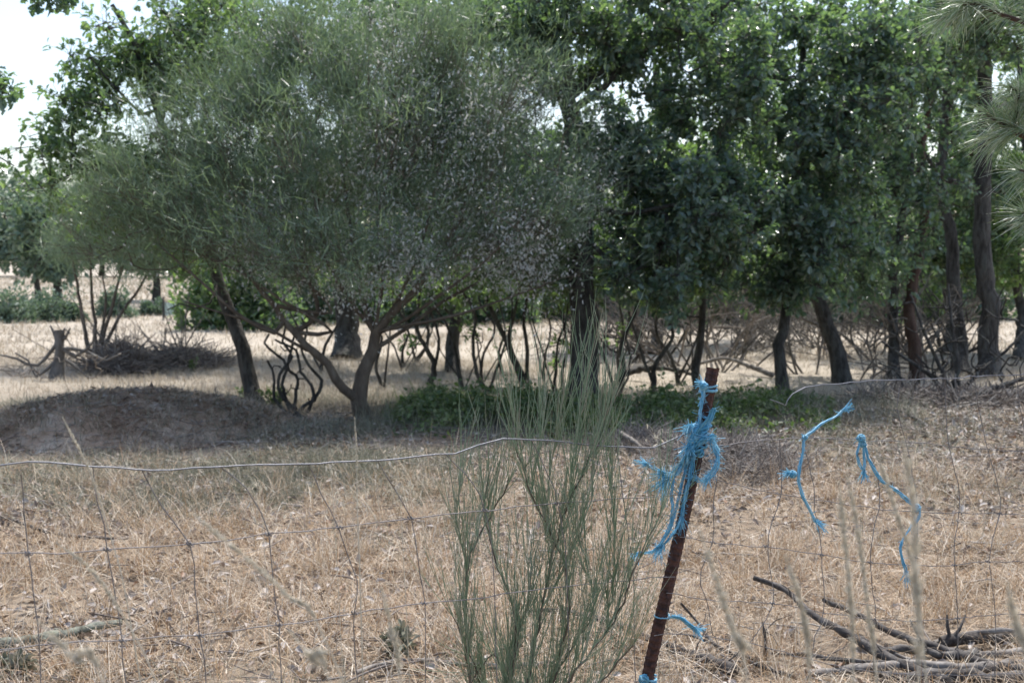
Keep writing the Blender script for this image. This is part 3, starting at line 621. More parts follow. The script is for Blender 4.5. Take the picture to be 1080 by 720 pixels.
def stump():
    root = thing('dead_stump', 'broken grey dead stump with spreading bare branches in the pale field', 'stump', dn(62, 403)); sk = Skel()
    a = sk.path([dn(62, 403), P(61, 385, d), P(63, 368, d), P(62, 348, d)], .075, .05, step=.1, jit=.5); sk.path([P(68, 356, d), P(74, 346, d)], .035, .012, a[-2]); sk.path([P(57, 352, d), P(53, 343, d)], .03, .01, a[-3])
    for q in ([P(68, 346, d), P(74, 352, d)], [P(40, 385, d), P(18, 378, d), P(-5, 374, d)], [P(38, 398, d), P(30, 380, d), P(16, 372, d)], [P(80, 375, d), P(98, 360, d), P(100, 345, d)], [P(84, 390, d), P(92, 398, d)], [P(90, 370, d), P(112, 380, d), P(125, 374, d)]):
        sk.path(q, .028, .01, a[random.randint(1, len(a)-2)])
    sk.grow(np.concatenate([blob(28, 388, d, 42, 20, .6, 30), blob(90, 378, d, 36, 24, .6, 30)]), 0, wob=.12)
    mb, m2 = MB(), MB(); sk.mesh(mb, m2, .006, 2.3, rough=.5); mb.build('stump', M['barkgrey'], root); m2.build('branches', M['deadwood'], root)
stump()
def heap(name, label, cx, cy, rx_px, hgt, ry, n, mat='twiglitter', L=(.15, .6), r=(.002, .006), nsticks=0, cat='brush heap'):
    c = G(cx, cy); c[2] = gh(c[0], c[1]); dd = c[1]; rx = rx_px*dd/FP
    root = thing(name, label, cat, c); mb = MB()
    a = U(0, 6.283, n); q = np.sqrt(rng.random(n)); x = c[0]+np.cos(a)*q*rx; y = c[1]+np.sin(a)*q*ry
    z = gh(x, y)+hgt*(1-q*q)*rng.random(n)**.7
    D = norm(rng.normal(size=(n, 3))*np.array([1, 1, .45])); Ln = U(*L, n); s = np.linspace(-.5, .5, 5)[None, :, None]
    bn = rng.normal(size=(n, 3))*.25
    Q = np.stack([x, y, z], -1)[:, None]+D[:, None]*Ln[:, None, None]*s+bn[:, None]*Ln[:, None, None]*s*s+np.array([0, 0, .02])
    tubes(mb, Q, np.repeat(U(*r, n)[:, None], 5, 1)*np.linspace(1.1, .5, 5)[None], 4)
    mb.build('twigs', M[mat], root)
    if nsticks:
        m2 = MB(); a = U(0, 6.283, nsticks); x = c[0]+np.cos(a)*U(0, .8, nsticks)*rx; y = c[1]+np.sin(a)*U(0, .8, nsticks)*ry
        D = norm(rng.normal(size=(nsticks, 3))*np.array([1, .6, .2])+np.array([0, 0, .45])); Ln = U(.4, 1.3, nsticks); s = np.linspace(0, 1, 6)[None, :, None]
        Q = np.stack([x, y, gh(x, y)], -1)[:, None]+D[:, None]*Ln[:, None, None]*s+rng.normal(size=(nsticks, 1, 3))*.25*s*s
        tubes(m2, Q, U(.006, .018, nsticks)[:, None]*np.linspace(1, .3, 6)[None], 5)
        i = rng.integers(0, nsticks, nsticks*4); k = rng.integers(1, 5, nsticks*4); b = Q[i, k]; D2 = norm(D[i]+rng.normal(size=(nsticks*4, 3))*.6); L2 = U(.12, .5, nsticks*4); tubes(m2, b[:, None]+D2[:, None]*L2[:, None, None]*s+rng.normal(size=(nsticks*4, 1, 3))*.15*s*s, U(.003, .007, nsticks*4)[:, None]*np.linspace(1, .4, 6)[None], 4); m2.build('sticks', M['deadwood'], root)
heap('brushwood_heap', 'low dark heap of dead brushwood behind the earth mound', 128, 392, 34, .45, .6, 1100, nsticks=26, L=(.2, .8))
heap('brushwood_heap', 'long low heap of grey brushwood with forked sticks, between mound and leaning oak', 185, 388, 60, .28, .7, 1100, nsticks=36, L=(.2, .8))
heap('brushwood_heap', 'soft heap of fine grey twigs on the ground behind the knotted blue twine', 765, 492, 80, .20, .8, 4200, L=(.15, .5), r=(.0015, .004))
heap('brushwood_heap', 'flat pile of dark twigs in the shade below the brambles, behind the broom', 690, 470, 60, .12, .6, 1500, L=(.1, .45), r=(.0015, .004))
heap('brushwood_heap', 'dark brush piled around the foot of the bare fan shaped shrub', 1000, 428, 110, .14, .5, 2200, L=(.2, .6), r=(.003, .008))
G_ = 'tangled dead shrubs behind the trunks'
def brushy(name, label, base, n, H, lean, r0, group, mat='deadwood'):
    root = thing(name, label, 'dead shrub', base, group); t, br = MB(), MB()
    def rec(p, dv, L, r, lv):
        m = 6; s = np.linspace(0, 1, m)[:, None]; bn = rng.normal(size=3)*.16*L
        q = p+dv*L*s+bn*s*(1-s)*2+np.array([0, 0, -.10*L])*s*s*(lv > 0)
        tubes(t if lv == 0 else br, q, r*np.linspace(1, .55, m), 6 if lv == 0 else 4, rough=.1)
        if lv < 3:
            for _ in range((4, 3, 2)[lv]):
                k = random.randint(2, m-1); rec(q[k], norm(dv+rng.normal(size=3)*np.array([.55, .55, .38])), L*random.uniform(.45, .75), r*.55, lv+1)
    for _ in range(n):
        dv = norm(np.array([lean, 0, 1.1])+rng.normal(size=3)*np.array([.65, .5, .25])); rec(base+rng.normal(size=3)*np.array([.12, .12, 0]), dv, H*random.uniform(.6, 1.1), r0*random.uniform(.6, 1), 0)
    t.build('stem', M[mat], root); br.build('branches', M[mat], root)
for k, (px, py) in enumerate([(632+k*12+random.uniform(-6, 6), random.uniform(364, 400)) for k in range(32)]):
    brushy('dead_shrub', 'bare dead shrub in the tangled brushwood row behind the oak trunks', dn(px, py), 4, 1.0, random.choice((-.9, .9, .5, -.5, .2)), .024, G_, random.choice(('deadwood', 'bark', 'barkgrey')))

# ------------------------------------------------------------------ brambles and low scrub
def bramble():
    mb = MB(); N = 30000
    px = U(405, 880, N); c0 = np.array([G(p, 442) for p in np.linspace(405, 880, 40)])
    xi = np.interp(px, np.linspace(405, 880, 40), c0[:, 0]); yy = 12.4+rng.normal(size=N)*.62
    xi = xi*yy/12.3
    e = sstep(400, 450, px)*(1-sstep(780, 885, px)*.7); hmax = (.05+.20*vn(xi, yy, .6, 12)+.22*vn(xi, yy, .14, 13))*e*np.clip(1-((yy-12.4)/1.7)**2*.8, .1, 1)
    keep = rng.random(N) < np.clip((.35+.65*e)*(.05+2.6*(vn(xi, yy, .36, 22)-.28)), .02, 1); z = hmax*rng.random(N)**.6*(1+.5*(rng.random(N) < .05))
    pos = np.stack([xi, yy, gh(xi, yy)+z], -1)[keep]; D = rng.normal(size=pos.shape)*np.array([1, 1, .5]); n = len(pos)
    scatter(mb, OV_V*np.array([1, 1.6, 1]), OV_F, pos, frames(D, .7), U(.03, .065, n))
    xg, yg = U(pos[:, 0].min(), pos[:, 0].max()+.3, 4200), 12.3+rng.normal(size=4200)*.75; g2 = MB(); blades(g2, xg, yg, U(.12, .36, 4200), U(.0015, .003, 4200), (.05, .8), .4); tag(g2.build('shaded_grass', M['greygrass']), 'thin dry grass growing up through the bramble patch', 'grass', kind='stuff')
    i = rng.choice(n, 2600); s = np.linspace(0, 1, 4)[None, :, None]; b = pos[i]*np.array([1, 1, 0]); b[:, 2] = gh(b[:, 0], b[:, 1])
    Q = b[:, None]*(1-s)+(pos[i]+rng.normal(size=(2600, 3))*.1)[:, None]*s; ribbons(mb, Q, np.full((2600, 4), .002))
    tag(mb.build('bramble_patch', M['bramble'], smooth=False), 'low dark green bramble patch around the foot of the central oak', 'ground cover', kind='stuff')
bramble()
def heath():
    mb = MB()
    for (cx, cy, rx, ry, n, hm) in ((225, 518, 110, 1.1, 9200, .17), (340, 500, 100, .9, 7000, .17), (140, 530, 110, .8, 4200, .12), (450, 490, 80, .7, 3400, .13), (60, 505, 90, .9, 3200, .12), (745, 428, 40, .3, 1300, .4), (645, 425, 20, .3, 500, .35)):  # heath cushions spread wider so their dark colour also paints the tree shade band
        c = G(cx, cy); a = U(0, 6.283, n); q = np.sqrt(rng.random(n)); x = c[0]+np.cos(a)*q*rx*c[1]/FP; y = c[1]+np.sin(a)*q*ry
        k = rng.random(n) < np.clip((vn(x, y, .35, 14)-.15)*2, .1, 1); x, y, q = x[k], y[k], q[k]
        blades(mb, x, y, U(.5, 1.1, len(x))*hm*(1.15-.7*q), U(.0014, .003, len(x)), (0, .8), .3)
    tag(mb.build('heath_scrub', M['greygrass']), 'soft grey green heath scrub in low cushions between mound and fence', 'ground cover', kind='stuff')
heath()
def small_green(name, label, px, py, h, n, w, mat='bramble', cat='plant'):
    c = G(px, py); c[2] = float(hh(c[0], c[1])); root = thing(name, label, cat, c); st_, lf = MB(), MB()
    D = norm(rng.normal(size=(n, 3))*np.array([w, w, .1])+np.array([0, 0, 1])); s = np.linspace(0, 1, 4)[None, :, None]
    Ln = U(.5, 1, n)*h; Q = c+D[:, None]*Ln[:, None, None]*s; tubes(st_, Q, np.tile([.003, .0025, .002, .0015], (n, 1)), 4)
    pos = (c+D[:, None]*Ln[:, None, None]*rng.random((n, 12, 1))).reshape(-1, 3); dd = np.repeat(D, 12, 0)*.5+rng.normal(size=pos.shape)*.6
    scatter(lf, OV_V, OV_F, pos, frames(dd, .8), U(.035, .07, len(pos)))
    st_.build('stem', M['bark'], root); lf.build('leaves', M[mat], root, smooth=False)
small_green('weed', 'small bright green seedling alone in the pale field by the brushwood', 203, 392, .3, 5, .15)
small_green('leafy_shoot', 'little leafy green bush at the foot of the leaning oak', 291, 436, .32, 22, .5)
small_green('leafy_shoot', 'sparse leafy shoots sprouting beside the mound end', 258, 428, .3, 7, .5)
small_green('weed', 'tiny green weed in the dry grass below the wire mesh', 418, 700, .14, 14, .5, 'greygrass')
small_green('weed', 'small green tuft in the bottom corner beside the mossy branch', 18, 716, .10, 9, .6, 'greygrass')

# ------------------------------------------------------------------ far trees and hedge
def far_tree(label, px, base_y, top_y, hw, n=60, mat='farblue', group=None, trunkr=.16, size=.24, low=None, lean=0, name='oak_tree'):
    dd = gd(base_y); low = low if low is not None else base_y-20
    cy = (top_y+low)/2; ry = (low-top_y)/2
    return tree(name, label, 'tree', [([dn(px, base_y), P(px-lean*.5, base_y-(base_y-cy)*.4, dd), P(px-lean, cy+ry*.4, dd), P(px-lean, cy-ry*.3, dd)], trunkr, trunkr*.35, None)],
                [(px-lean, cy, dd, hw, ry, hw*dd/FP, n, 2.6), (px-lean-hw*.4, cy+ry*.3, dd, hw*.6, ry*.5, hw*dd/FP*.7, n//3), (px-lean+hw*.45, cy+ry*.1, dd, hw*.6, ry*.6, hw*dd/FP*.7, n//3)],
                mat, size, .03*dd**.72, 9, 5, tip=.02, group=group, tv=QD_V, tf=QD_F, minz=1.5, twigs=False)
far_tree('small distant tree with a slanting thin trunk in the far field', 42, 321, 185, 50, 110, lean=9, low=298, trunkr=.12)
far_tree('small distant tree with a thick upright trunk beside the slanting one', 61, 330, 195, 48, 100, low=298, trunkr=.16)
far_tree('round distant tree behind the multi stemmed shrub', 165, 318, 205, 60, 60, low=305)
far_tree('dark distant tree behind the leaning oak trunk', 225, 322, 170, 60, 70, 'far', low=306)
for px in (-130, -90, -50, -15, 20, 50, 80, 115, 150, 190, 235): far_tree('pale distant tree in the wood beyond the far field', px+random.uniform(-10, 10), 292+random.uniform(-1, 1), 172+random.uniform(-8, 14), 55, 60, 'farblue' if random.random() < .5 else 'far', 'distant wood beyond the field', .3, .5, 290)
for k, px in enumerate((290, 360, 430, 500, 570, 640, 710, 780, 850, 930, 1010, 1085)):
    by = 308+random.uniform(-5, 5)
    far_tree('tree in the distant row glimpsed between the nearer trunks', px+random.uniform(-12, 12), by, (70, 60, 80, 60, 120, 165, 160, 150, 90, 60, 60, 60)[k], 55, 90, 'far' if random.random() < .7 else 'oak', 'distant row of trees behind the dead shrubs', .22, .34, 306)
def bush(label, px, py, hw, h, n=2600, mat='farblue', group=None, size=.1):
    c = dn(px, py); dd = c[1]; root = thing('bush', label, 'bush', c, group); st_, lf = MB(), MB(); w = hw*dd/FP
    v = norm(rng.normal(size=(n, 3)))*rng.random((n, 1))**(1/2.4); v[:, 2] = np.abs(v[:, 2])
    lump = .45+.95*vn(v[:, 0]*4+px, v[:, 2]*3+v[:, 1], 1, 15)
    pos = c+v*np.array([w, w*.7, h])*lump[:, None]; D = v*.6+rng.normal(size=(n, 3))*.6+np.array([0, 0, .3])
    scatter(lf, QD_V, QD_F, pos, frames(D, .9), U(.6, 1.3, n)*size)
    i = rng.choice(n, 40); tubes(st_, np.stack([np.repeat(c[None], 40, 0), c+(pos[i]-c)*.5+rng.normal(size=(40, 3))*.05, pos[i]], 1), np.tile([.02, .012, .006], (40, 1)), 4)
    st_.build('stems', M['bark'], root); lf.build('foliage', M[mat], root, smooth=False); return root
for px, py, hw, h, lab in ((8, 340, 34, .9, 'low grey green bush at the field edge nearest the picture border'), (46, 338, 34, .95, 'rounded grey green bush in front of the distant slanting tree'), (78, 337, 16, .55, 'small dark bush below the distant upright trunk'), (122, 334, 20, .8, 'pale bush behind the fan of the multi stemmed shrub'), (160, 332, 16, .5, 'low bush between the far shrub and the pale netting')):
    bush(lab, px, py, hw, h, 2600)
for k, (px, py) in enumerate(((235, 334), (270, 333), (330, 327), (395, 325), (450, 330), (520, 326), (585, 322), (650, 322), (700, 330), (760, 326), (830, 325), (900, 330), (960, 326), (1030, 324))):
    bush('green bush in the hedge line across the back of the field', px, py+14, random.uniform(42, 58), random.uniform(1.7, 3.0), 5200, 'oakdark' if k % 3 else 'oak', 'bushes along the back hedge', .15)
def net():
    c = dn(184, 337); root = thing('netting_screen', 'pale blue green netting hung between short posts across the far field', 'netting', c); dd = c[1]
    a = P(172, 318, dd); b = P(192, 318, dd); w = b[0]-a[0]; m = MB(); n = 14; u = np.linspace(0, 1, n); v = np.linspace(0, 1, 6)
    Uu, Vv = np.meshgrid(u, v); X = a[0]+w*Uu; Y = a[1]+.06*np.sin(Uu*19); Z = .12+(a[2]-.12)*Vv-.05*np.sin(Uu*3.14)*Vv
    i = np.arange(5)[:, None]*n+np.arange(n-1)[None]; m.add(np.stack([X, Y, Z], -1), np.stack([i, i+1, i+n+1, i+n], -1).reshape(-1, 4)); m.build('net', M['cloth'], root)
    for x in (a[0], b[0]):
        p = MB(); tubes(p, np.array([[x, a[1]+.03, -.05], [x, a[1]+.03, .6], [x+.01, a[1]+.03, a[2]+.12]]), np.array([.03, .03, .028]), 7, True); p.build('post', M['bark'], root)
net()

# ------------------------------------------------------------------ pine at the right edge
def pine():
    d = 4.0; base = P(1560, 300, 4.6); base[2] = 0
    root = thing('pine_tree', 'pine reaching in at the edge with long pale green needle tufts', 'tree', base)
    sk = Skel(); a = sk.path([base, base+np.array([-.03, 0, 1.3]), base+np.array([0, .05, 2.4]), base+np.array([.03, 0, 3.3])], .13, .08)
    tops = []
    brs = [([P(1230, 60, d), P(1150, 45, d), P(1060, 18, d), P(1030, 5, d)], .7), ([P(1200, 190, d), P(1130, 165, d), P(1070, 140, d), P(1040, 120, d)], .55), ([P(1190, 260, d), P(1120, 250, d), P(1078, 225, d)], .45), ([P(1180, 140, d), P(1110, 110, d), P(1064, 92, d)], .62), ([P(1190, 220, d), P(1130, 195, d), P(1075, 180, d)], .5), ([P(1190, 60, d), P(1130, 30, d), P(1080, -10, d)], .75)]
    tips = []
    for pts, f in brs:
        ids = sk.path(pts, .03, .006, a[int(f*(len(a)-1))]); tips.append((sk.p[ids[-1]], norm(sk.p[ids[-1]]-sk.p[ids[-3]])))
        for q in ids[len(ids)//3::2]:
            p0 = sk.p[q]
            for _ in range(2):
                dv = np.array([-.4, 0, .25])+rng.normal(size=3)*.32; dv = norm(dv)*random.uniform(.06, .13)
                e = sk.node(p0+dv, q); tips.append((sk.p[e], norm(dv)))
    t, br, nd = MB(), MB(), MB(); sk.mesh(t, br, .005)
    for p, dr in tips:
        n = 200; s = U(0, .15, n); o = p-dr*s[:, None]*.9
        D = norm(norm(rng.normal(size=(n, 3)))*.75+dr*.75+np.array([0, 0, .12])); L = U(.07, .14, n); u = np.linspace(0, 1, 4)[None, :, None]
        Q = o[:, None]+D[:, None]*L[:, None, None]*u+np.array([0, 0, -.03])*u*u
        ribbons(nd, Q, .0010*np.ones((n, 4))*np.array([1, 1, .9, .3]))
    t.build('trunk', M['barkred'], root); br.build('branches', M['barkred'], root); nd.build('needles', M['needle'], root)
pine()

# ------------------------------------------------------------------ the fence
def fd(px): return 1/(.479-.000183*px)
def FPn(px, py, off=0): return P(px, py, fd(px)+off)
def smooth(pts, step=.02):
    pts = np.array(pts); ex = np.vstack([2*pts[0]-pts[1], pts, 2*pts[-1]-pts[-2]]); out = []
    for i in range(len(pts)-1):
        a, b, c, d_ = ex[i:i+4]; n = max(1, int(np.linalg.norm(c-b)/step))
        for k in range(n):
            t = k/n; out.append(.5*((2*b)+(-a+c)*t+(2*a-5*b+4*c-d_)*t*t+(-a+3*b-3*c+d_)*t**3))
    out.append(pts[-1]); return np.array(out)
def fence():
    c = FPn(480, 700); c[2] = 0; root = thing('wire_fence', 'sagging rusty wire stock fence with square mesh crossing the whole foreground', 'fence', c)
    def wire(name, pts, r, m='wiredark', jit=.0012, lab=None):
        Q = smooth([FPn(*p) for p in pts], .03); Q[1:-1] += rng.normal(size=Q[1:-1].shape)*jit
        mb = MB(); tubes(mb, Q, np.full(len(Q), r), 6, True); o = mb.build(name, M[m], root)
        if lab: o['label'] = lab
        return o
    wire('line_wire', [(-60, 492), (0, 490), (30, 487), (70, 489), (100, 492), (140, 495), (180, 496), (230, 492), (290, 490), (335, 489), (350, 487), (410, 485), (440, 481), (480, 478), (505, 470), (530, 463), (560, 463), (590, 465), (620, 469), (660, 471), (690, 472), (702, 467), (718, 459), (738, 452)], .0016, 'wire', .0008, 'thicker bright sagging top wire')
    wire('line_wire', [(812, 421), (822, 424), (829, 427), (830, 422), (836, 415), (850, 408), (880, 405), (930, 401), (1000, 399), (1050, 396), (1140, 393)], .0014, 'wire', .001, 'broken top wire with a curled loose end')
    wire('line_wire', [(-60, 585), (0, 583), (60, 582), (113, 579), (160, 576), (200, 573), (240, 569), (283, 562), (325, 560), (358, 556), (400, 551), (433, 546), (500, 539), (560, 533), (620, 528), (680, 524), (737, 520)], .0011)
    wire('line_wire', [(-60, 688), (0, 684), (60, 678), (129, 675), (170, 672), (210, 670), (250, 664), (294, 658), (335, 653), (374, 646), (410, 641), (447, 636), (500, 631), (560, 622), (620, 616), (670, 611), (712, 608)], .0011)
    wire('line_wire', [(735, 470), (770, 468), (820, 463), (870, 462), (910, 464), (960, 466), (1000, 470), (1040, 474), (1140, 480)], .00105)
    wire('line_wire', [(740, 500), (790, 515), (850, 525), (925, 536), (967, 540), (1012, 541), (1055, 542), (1140, 545)], .00105)
    wire('line_wire', [(717, 566), (752, 572), (780, 574), (808, 576), (866, 585), (918, 593), (966, 596), (1007, 596), (1042, 592), (1090, 593), (1140, 595)], .00105)
    wire('line_wire', [(703, 625), (745, 632), (780, 634), (815, 636), (868, 645), (922, 653), (968, 654), (1010, 652), (1050, 648), (1140, 645)], .00105)
    wire('line_wire', [(690, 670), (720, 668), (790, 678), (855, 695), (920, 708), (1010, 712), (1140, 706)], .00105)
    wire('line_wire', [(-60, 800), (100, 782), (300, 768), (450, 742), (560, 730), (688, 722)], .0011)
    for pts in ([(22, 500), (30, 583), (38, 640), (42, 684), (46, 792)], [(98, 492), (104, 530), (113, 579), (122, 630), (129, 675), (131, 720), (136, 780)], [(150, 496), (172, 535), (200, 573), (206, 620), (211, 670), (217, 720), (222, 775)],
                [(232, 492), (258, 515), (276, 540), (283, 563), (288, 610), (294, 658), (297, 720), (300, 768)], [(325, 489), (338, 520), (358, 556), (366, 585), (377, 612), (373, 646), (375, 700), (376, 756)], [(398, 485), (416, 515), (434, 546), (441, 590), (447, 636), (449, 700), (450, 742)],
                [(470, 479), (500, 510), (512, 538), (520, 585), (522, 628), (524, 735)], [(560, 463), (578, 500), (588, 531), (596, 575), (598, 618), (600, 728)], [(650, 471), (655, 500), (658, 526), (664, 570), (668, 611), (670, 724)],
                [(757, 500), (752, 540), (752, 572), (741, 600), (738, 617), (745, 632), (752, 670)], [(822, 463), (824, 520), (814, 550), (810, 576), (813, 605), (816, 636), (800, 665), (790, 679)], [(846, 463), (856, 500), (862, 550), (866, 585), (869, 645), (860, 670), (856, 695)],
                [(910, 464), (925, 500), (926, 536), (920, 565), (918, 593), (921, 625), (923, 653), (921, 708)], [(950, 400), (946, 430), (955, 462), (962, 500), (968, 540), (966, 596), (968, 654), (966, 712)], [(997, 398), (998, 440), (1001, 472), (1010, 510), (1012, 541), (1007, 570), (1007, 596), (1009, 625), (1010, 652), (1011, 712)],
                [(1028, 398), (1034, 440), (1042, 476), (1052, 510), (1055, 542), (1046, 570), (1043, 592), (1047, 620), (1050, 648), (1049, 710)], [(1072, 396), (1078, 440), (1085, 478), (1092, 543), (1090, 593), (1092, 647)]):
        wire('stay_wire', pts, .00105)
    for px, py in ((113, 579), (129, 675), (200, 573), (211, 670), (283, 563), (294, 658), (358, 556), (374, 646), (433, 546), (447, 636), (752, 572), (808, 576), (815, 636), (866, 585), (918, 593), (922, 653), (966, 596), (1007, 596), (1010, 652), (1042, 592), (1012, 541), (1055, 542), (967, 540), (512, 538), (588, 531), (30, 583)):
        p = FPn(px, py); a = np.linspace(0, 4*math.pi, 22)
        Q = np.stack([p[0]+(a/(4*math.pi)-.5)*.014, p[1]+np.cos(a)*.0032, p[2]+np.sin(a)*.0032], -1); mb = MB(); tubes(mb, Q, np.full(22, .0012), 5, True); mb.build('wire_knot', M['wiredark'], root)
    # twisted barb on the broken end
fence()
def post():
    top = P(752, 388, fd(735)); bot = P(683, 722, fd(735)); ax = norm(bot-top)
    L = top[2]/-ax[2]+.1; end = top+ax*L
    root = thing('fence_post', 'thin rusty ribbed iron post leaning to the right, tied with blue twine', 'post', end)
    n = 300; t = np.linspace(0, 1, n); Q = top[None]*(1-t[:, None])+end[None]*t[:, None]
    Q[:, 0] += .004*np.sin(t*9)
    r = .0128+.0020*(np.arange(n) % 3 == 0)+.0008*rng.random(n)
    mb = MB(); tubes(mb, Q, r, 10, True, rough=.14); mb.build('bar', M['rust'], root, smooth=False)
    for s_ in (-1, 1):
        U_ = np.array([1., 0, 0])*s_; q = Q+U_*.0122; m2 = MB(); tubes(m2, q, .0026+.0014*(np.arange(n) % 3 == 0), 6, True); m2.build('rib', M['rust'], root, smooth=False)
    return top, end
PT, PE = post()
def on_post(py): # point on the post axis at a picture height
    t = (py-388)/(722-388); return P(752+(683-752)*t, py, fd(735))

# ------------------------------------------------------------------ blue twine
def twist(mb, pts, r=.0022, k=3, turns=30, loose=.0025, jit=.0015):
    Q = smooth(pts, .008); n = len(Q); s = np.linspace(0, 1, n); L = np.linalg.norm(np.diff(Q, axis=0), axis=1).sum()
    for j in range(k):
        a = s*L*turns*6.283/1.0*.5+j*6.283/k
        off = np.stack([np.cos(a), np.sin(a), np.cos(a+1.3)], -1)*loose+np.cumsum(rng.normal(size=(n, 3)), 0)*jit*.15
        tubes(mb, Q+off, r*U(.55, 1.0, n)*(1+.15*np.sin(a*2)), 5, True)
def fray(mb, p, dr, n=40, L=.03, sp=.6, w=.0005):
    D = norm(norm(dr)[None]+rng.normal(size=(n, 3))*sp); s = np.linspace(0, 1, 5)[None, :, None]; Ln = U(.3, 1, n)*L
    Q = p+rng.normal(size=(n, 3))[:, None]*.002+D[:, None]*Ln[:, None, None]*s+(rng.normal(size=(n, 3))*.3+np.array([0, 0, -.2]))[:, None]*Ln[:, None, None]*s*s
    ribbons(mb, Q, np.full((n, 5), w)*U(.6, 1.8, n)[:, None])
def fuzz(mb, pts, n=120, L=.012):
    Q = smooth(pts, .01); i = rng.integers(0, len(Q), n)
    D = norm(rng.normal(size=(n, 3))); s = np.linspace(0, 1, 4)[None, :, None]; Ln = U(.3, 1.2, n)*L
    q = Q[i][:, None]+rng.normal(size=(n, 1, 3))*.002+D[:, None]*Ln[:, None, None]*s+rng.normal(size=(n, 1, 3))*Ln[:, None, None]*.5*s*s
    ribbons(mb, q, np.full((n, 4), .00045))
def knot(mb, p, r, n=5):
    for _ in range(n):
        ax = norm(rng.normal(size=3)); u = norm(np.cross(ax, rng.normal(size=3))); v = np.cross(ax, u); a = np.linspace(0, 6.6, 20)
        Q = p+r*(np.cos(a)[:, None]*u+np.sin(a)[:, None]*v*.8)+ax*(a[:, None]/6.6-.5)*r*.8; tubes(mb, Q, np.full(20, r*.33), 5, True)
def wrap(mb, py0, py1, turns, r=.0028, R_=.019, slant=.0):
    n = int(40*turns); t = np.linspace(0, 1, n); a = t*turns*6.283+U(0, 6.28, 1)
    Q = np.array([on_post(py0+(py1-py0)*q) for q in t]); Q = Q+np.stack([np.cos(a)*R_, np.sin(a)*R_, slant*np.cos(a)], -1)+rng.normal(size=(n, 3))*.0004
    tubes(mb, Q, np.full(n, r)*U(.8, 1.15, n), 5, True)
def twines():
    dp = fd(735)
    def F(px, py, off=0): return P(px, py, dp-.022+off)
    c = on_post(470); root = thing('twine_bundle', 'big frayed bundle of blue baler twine wrapped round the rusty post', 'twine', c); s, f = MB(), MB()
    wrap(s, 410, 413, 1.6, .0036, .019); wrap(s, 404, 410, 1.1, .003, .019, .005); knot(s, F(742, 407), .009, 6); fray(f, F(741, 405), np.array([-.6, 0, .6]), 50, .02, .8)
    L1 = [F(742, 408), F(741, 420), F(739, 432), F(738, 445), F(735, 456)]; twist(s, L1, .0032, 3); fuzz(f, L1, 200, .012)
    for k in range(9): wrap(s, 440+random.uniform(-4, 30), 450+random.uniform(0, 30), random.uniform(.8, 1.6), random.uniform(.0025, .0042), random.uniform(.019, .026), random.uniform(.005, .03))
    D1 = [F(752, 432), F(748, 442), F(738, 452), F(730, 462), F(726, 474)]; twist(s, D1, .004, 4, 12, .005); fuzz(f, D1, 160)
    D2 = [F(753, 460), F(742, 463), F(732, 472), F(724, 482), F(722, 492)]; twist(s, D2, .004, 4, 12, .006)
    for _ in range(5): knot(s, F(733+random.uniform(-7, 10), 464+random.uniform(-12, 14)), random.uniform(.006, .010), 3)
    for q in ((728, 448), (730, 456), (726, 470), (750, 462)): fray(f, F(*q), rng.normal(size=3)+np.array([-.4, -.3, .2]), 70, .035, .7)
    arms = [[(727, 476), (716, 490), (706, 499), (695, 496), (684, 490)], [(727, 482), (720, 505), (716, 522), (713, 535), (708, 552), (702, 565), (694, 577)], [(730, 484), (727, 505), (722, 530), (716, 552), (706, 568), (700, 574)],
            [(724, 480), (712, 500), (708, 520), (709, 540), (703, 562), (690, 580), (676, 583)], [(750, 466), (756, 480), (757, 492), (751, 502), (741, 508), (735, 505)], [(752, 462), (757, 476), (755, 490), (748, 500)], [(726, 478), (718, 496), (706, 503), (700, 500)], [(732, 480), (729, 500), (722, 520), (719, 545)]]
    for a in arms:
        q = [F(x, y, random.uniform(-.01, .015)) for x, y in a]; twist(s, q, .0018, 3, 16, .0026); fuzz(f, q, 130, .014); fray(f, q[-1], q[-1]-q[-2], 60, .03, .35)
    for y in (500, 520, 510): fray(f, F(706, 503), np.array([-.5, 0, -.5]), 60, .05, .5)
    s.build('strands', M['twine'], root); f.build('frayed_fibres', M['twine'], root)
    def twine(label, pts, knots=(), frays=(), r=.0026):
        c = FPn(*pts[0]); root = thing('twine', label, 'twine', c); s, f = MB(), MB(); q = [FPn(x, y, -.006) for x, y in pts]
        twist(s, q, r, 3, 14, r*.9); fuzz(f, q, 220, .008)
        for x, y, rr in knots: knot(s, FPn(x, y, -.008), rr, 9); fray(f, FPn(x, y, -.01), rng.normal(size=3)*np.array([1, .4, .5]), 26, .016, .5)
        for x, y, dx, dz in frays: fray(f, FPn(x, y, -.006), np.array([dx, 0, dz]), 60, .03, .16, .0006)
        s.build('strands', M['twine'], root); f.build('frayed_fibres', M['twine'], root); return root
    twine('blue twine tail hanging in the mesh, its upper end pointing up to a frayed tip', [(889, 433), (880, 440), (868, 446), (858, 454), (849, 461), (847, 474), (844, 490), (842, 505), (846, 520), (853, 535), (860, 549)], [(849, 461, .006), (836, 500, .008)], [(889, 433, 1, .8), (860, 549, .6, -.4), (836, 499, -1, .2)])
    twine('blue twine knotted on the wire with a long kinked tail, farthest from the post', [(906, 464), (912, 470), (915, 482), (922, 495), (930, 507), (942, 515), (955, 525), (964, 533), (970, 536), (969, 546), (962, 555), (954, 567), (950, 578), (952, 590), (956, 602)], [(908, 462, .009), (910, 468, .008), (967, 535, .009)], [(956, 602, .2, -1), (911, 494, 0, -1)])
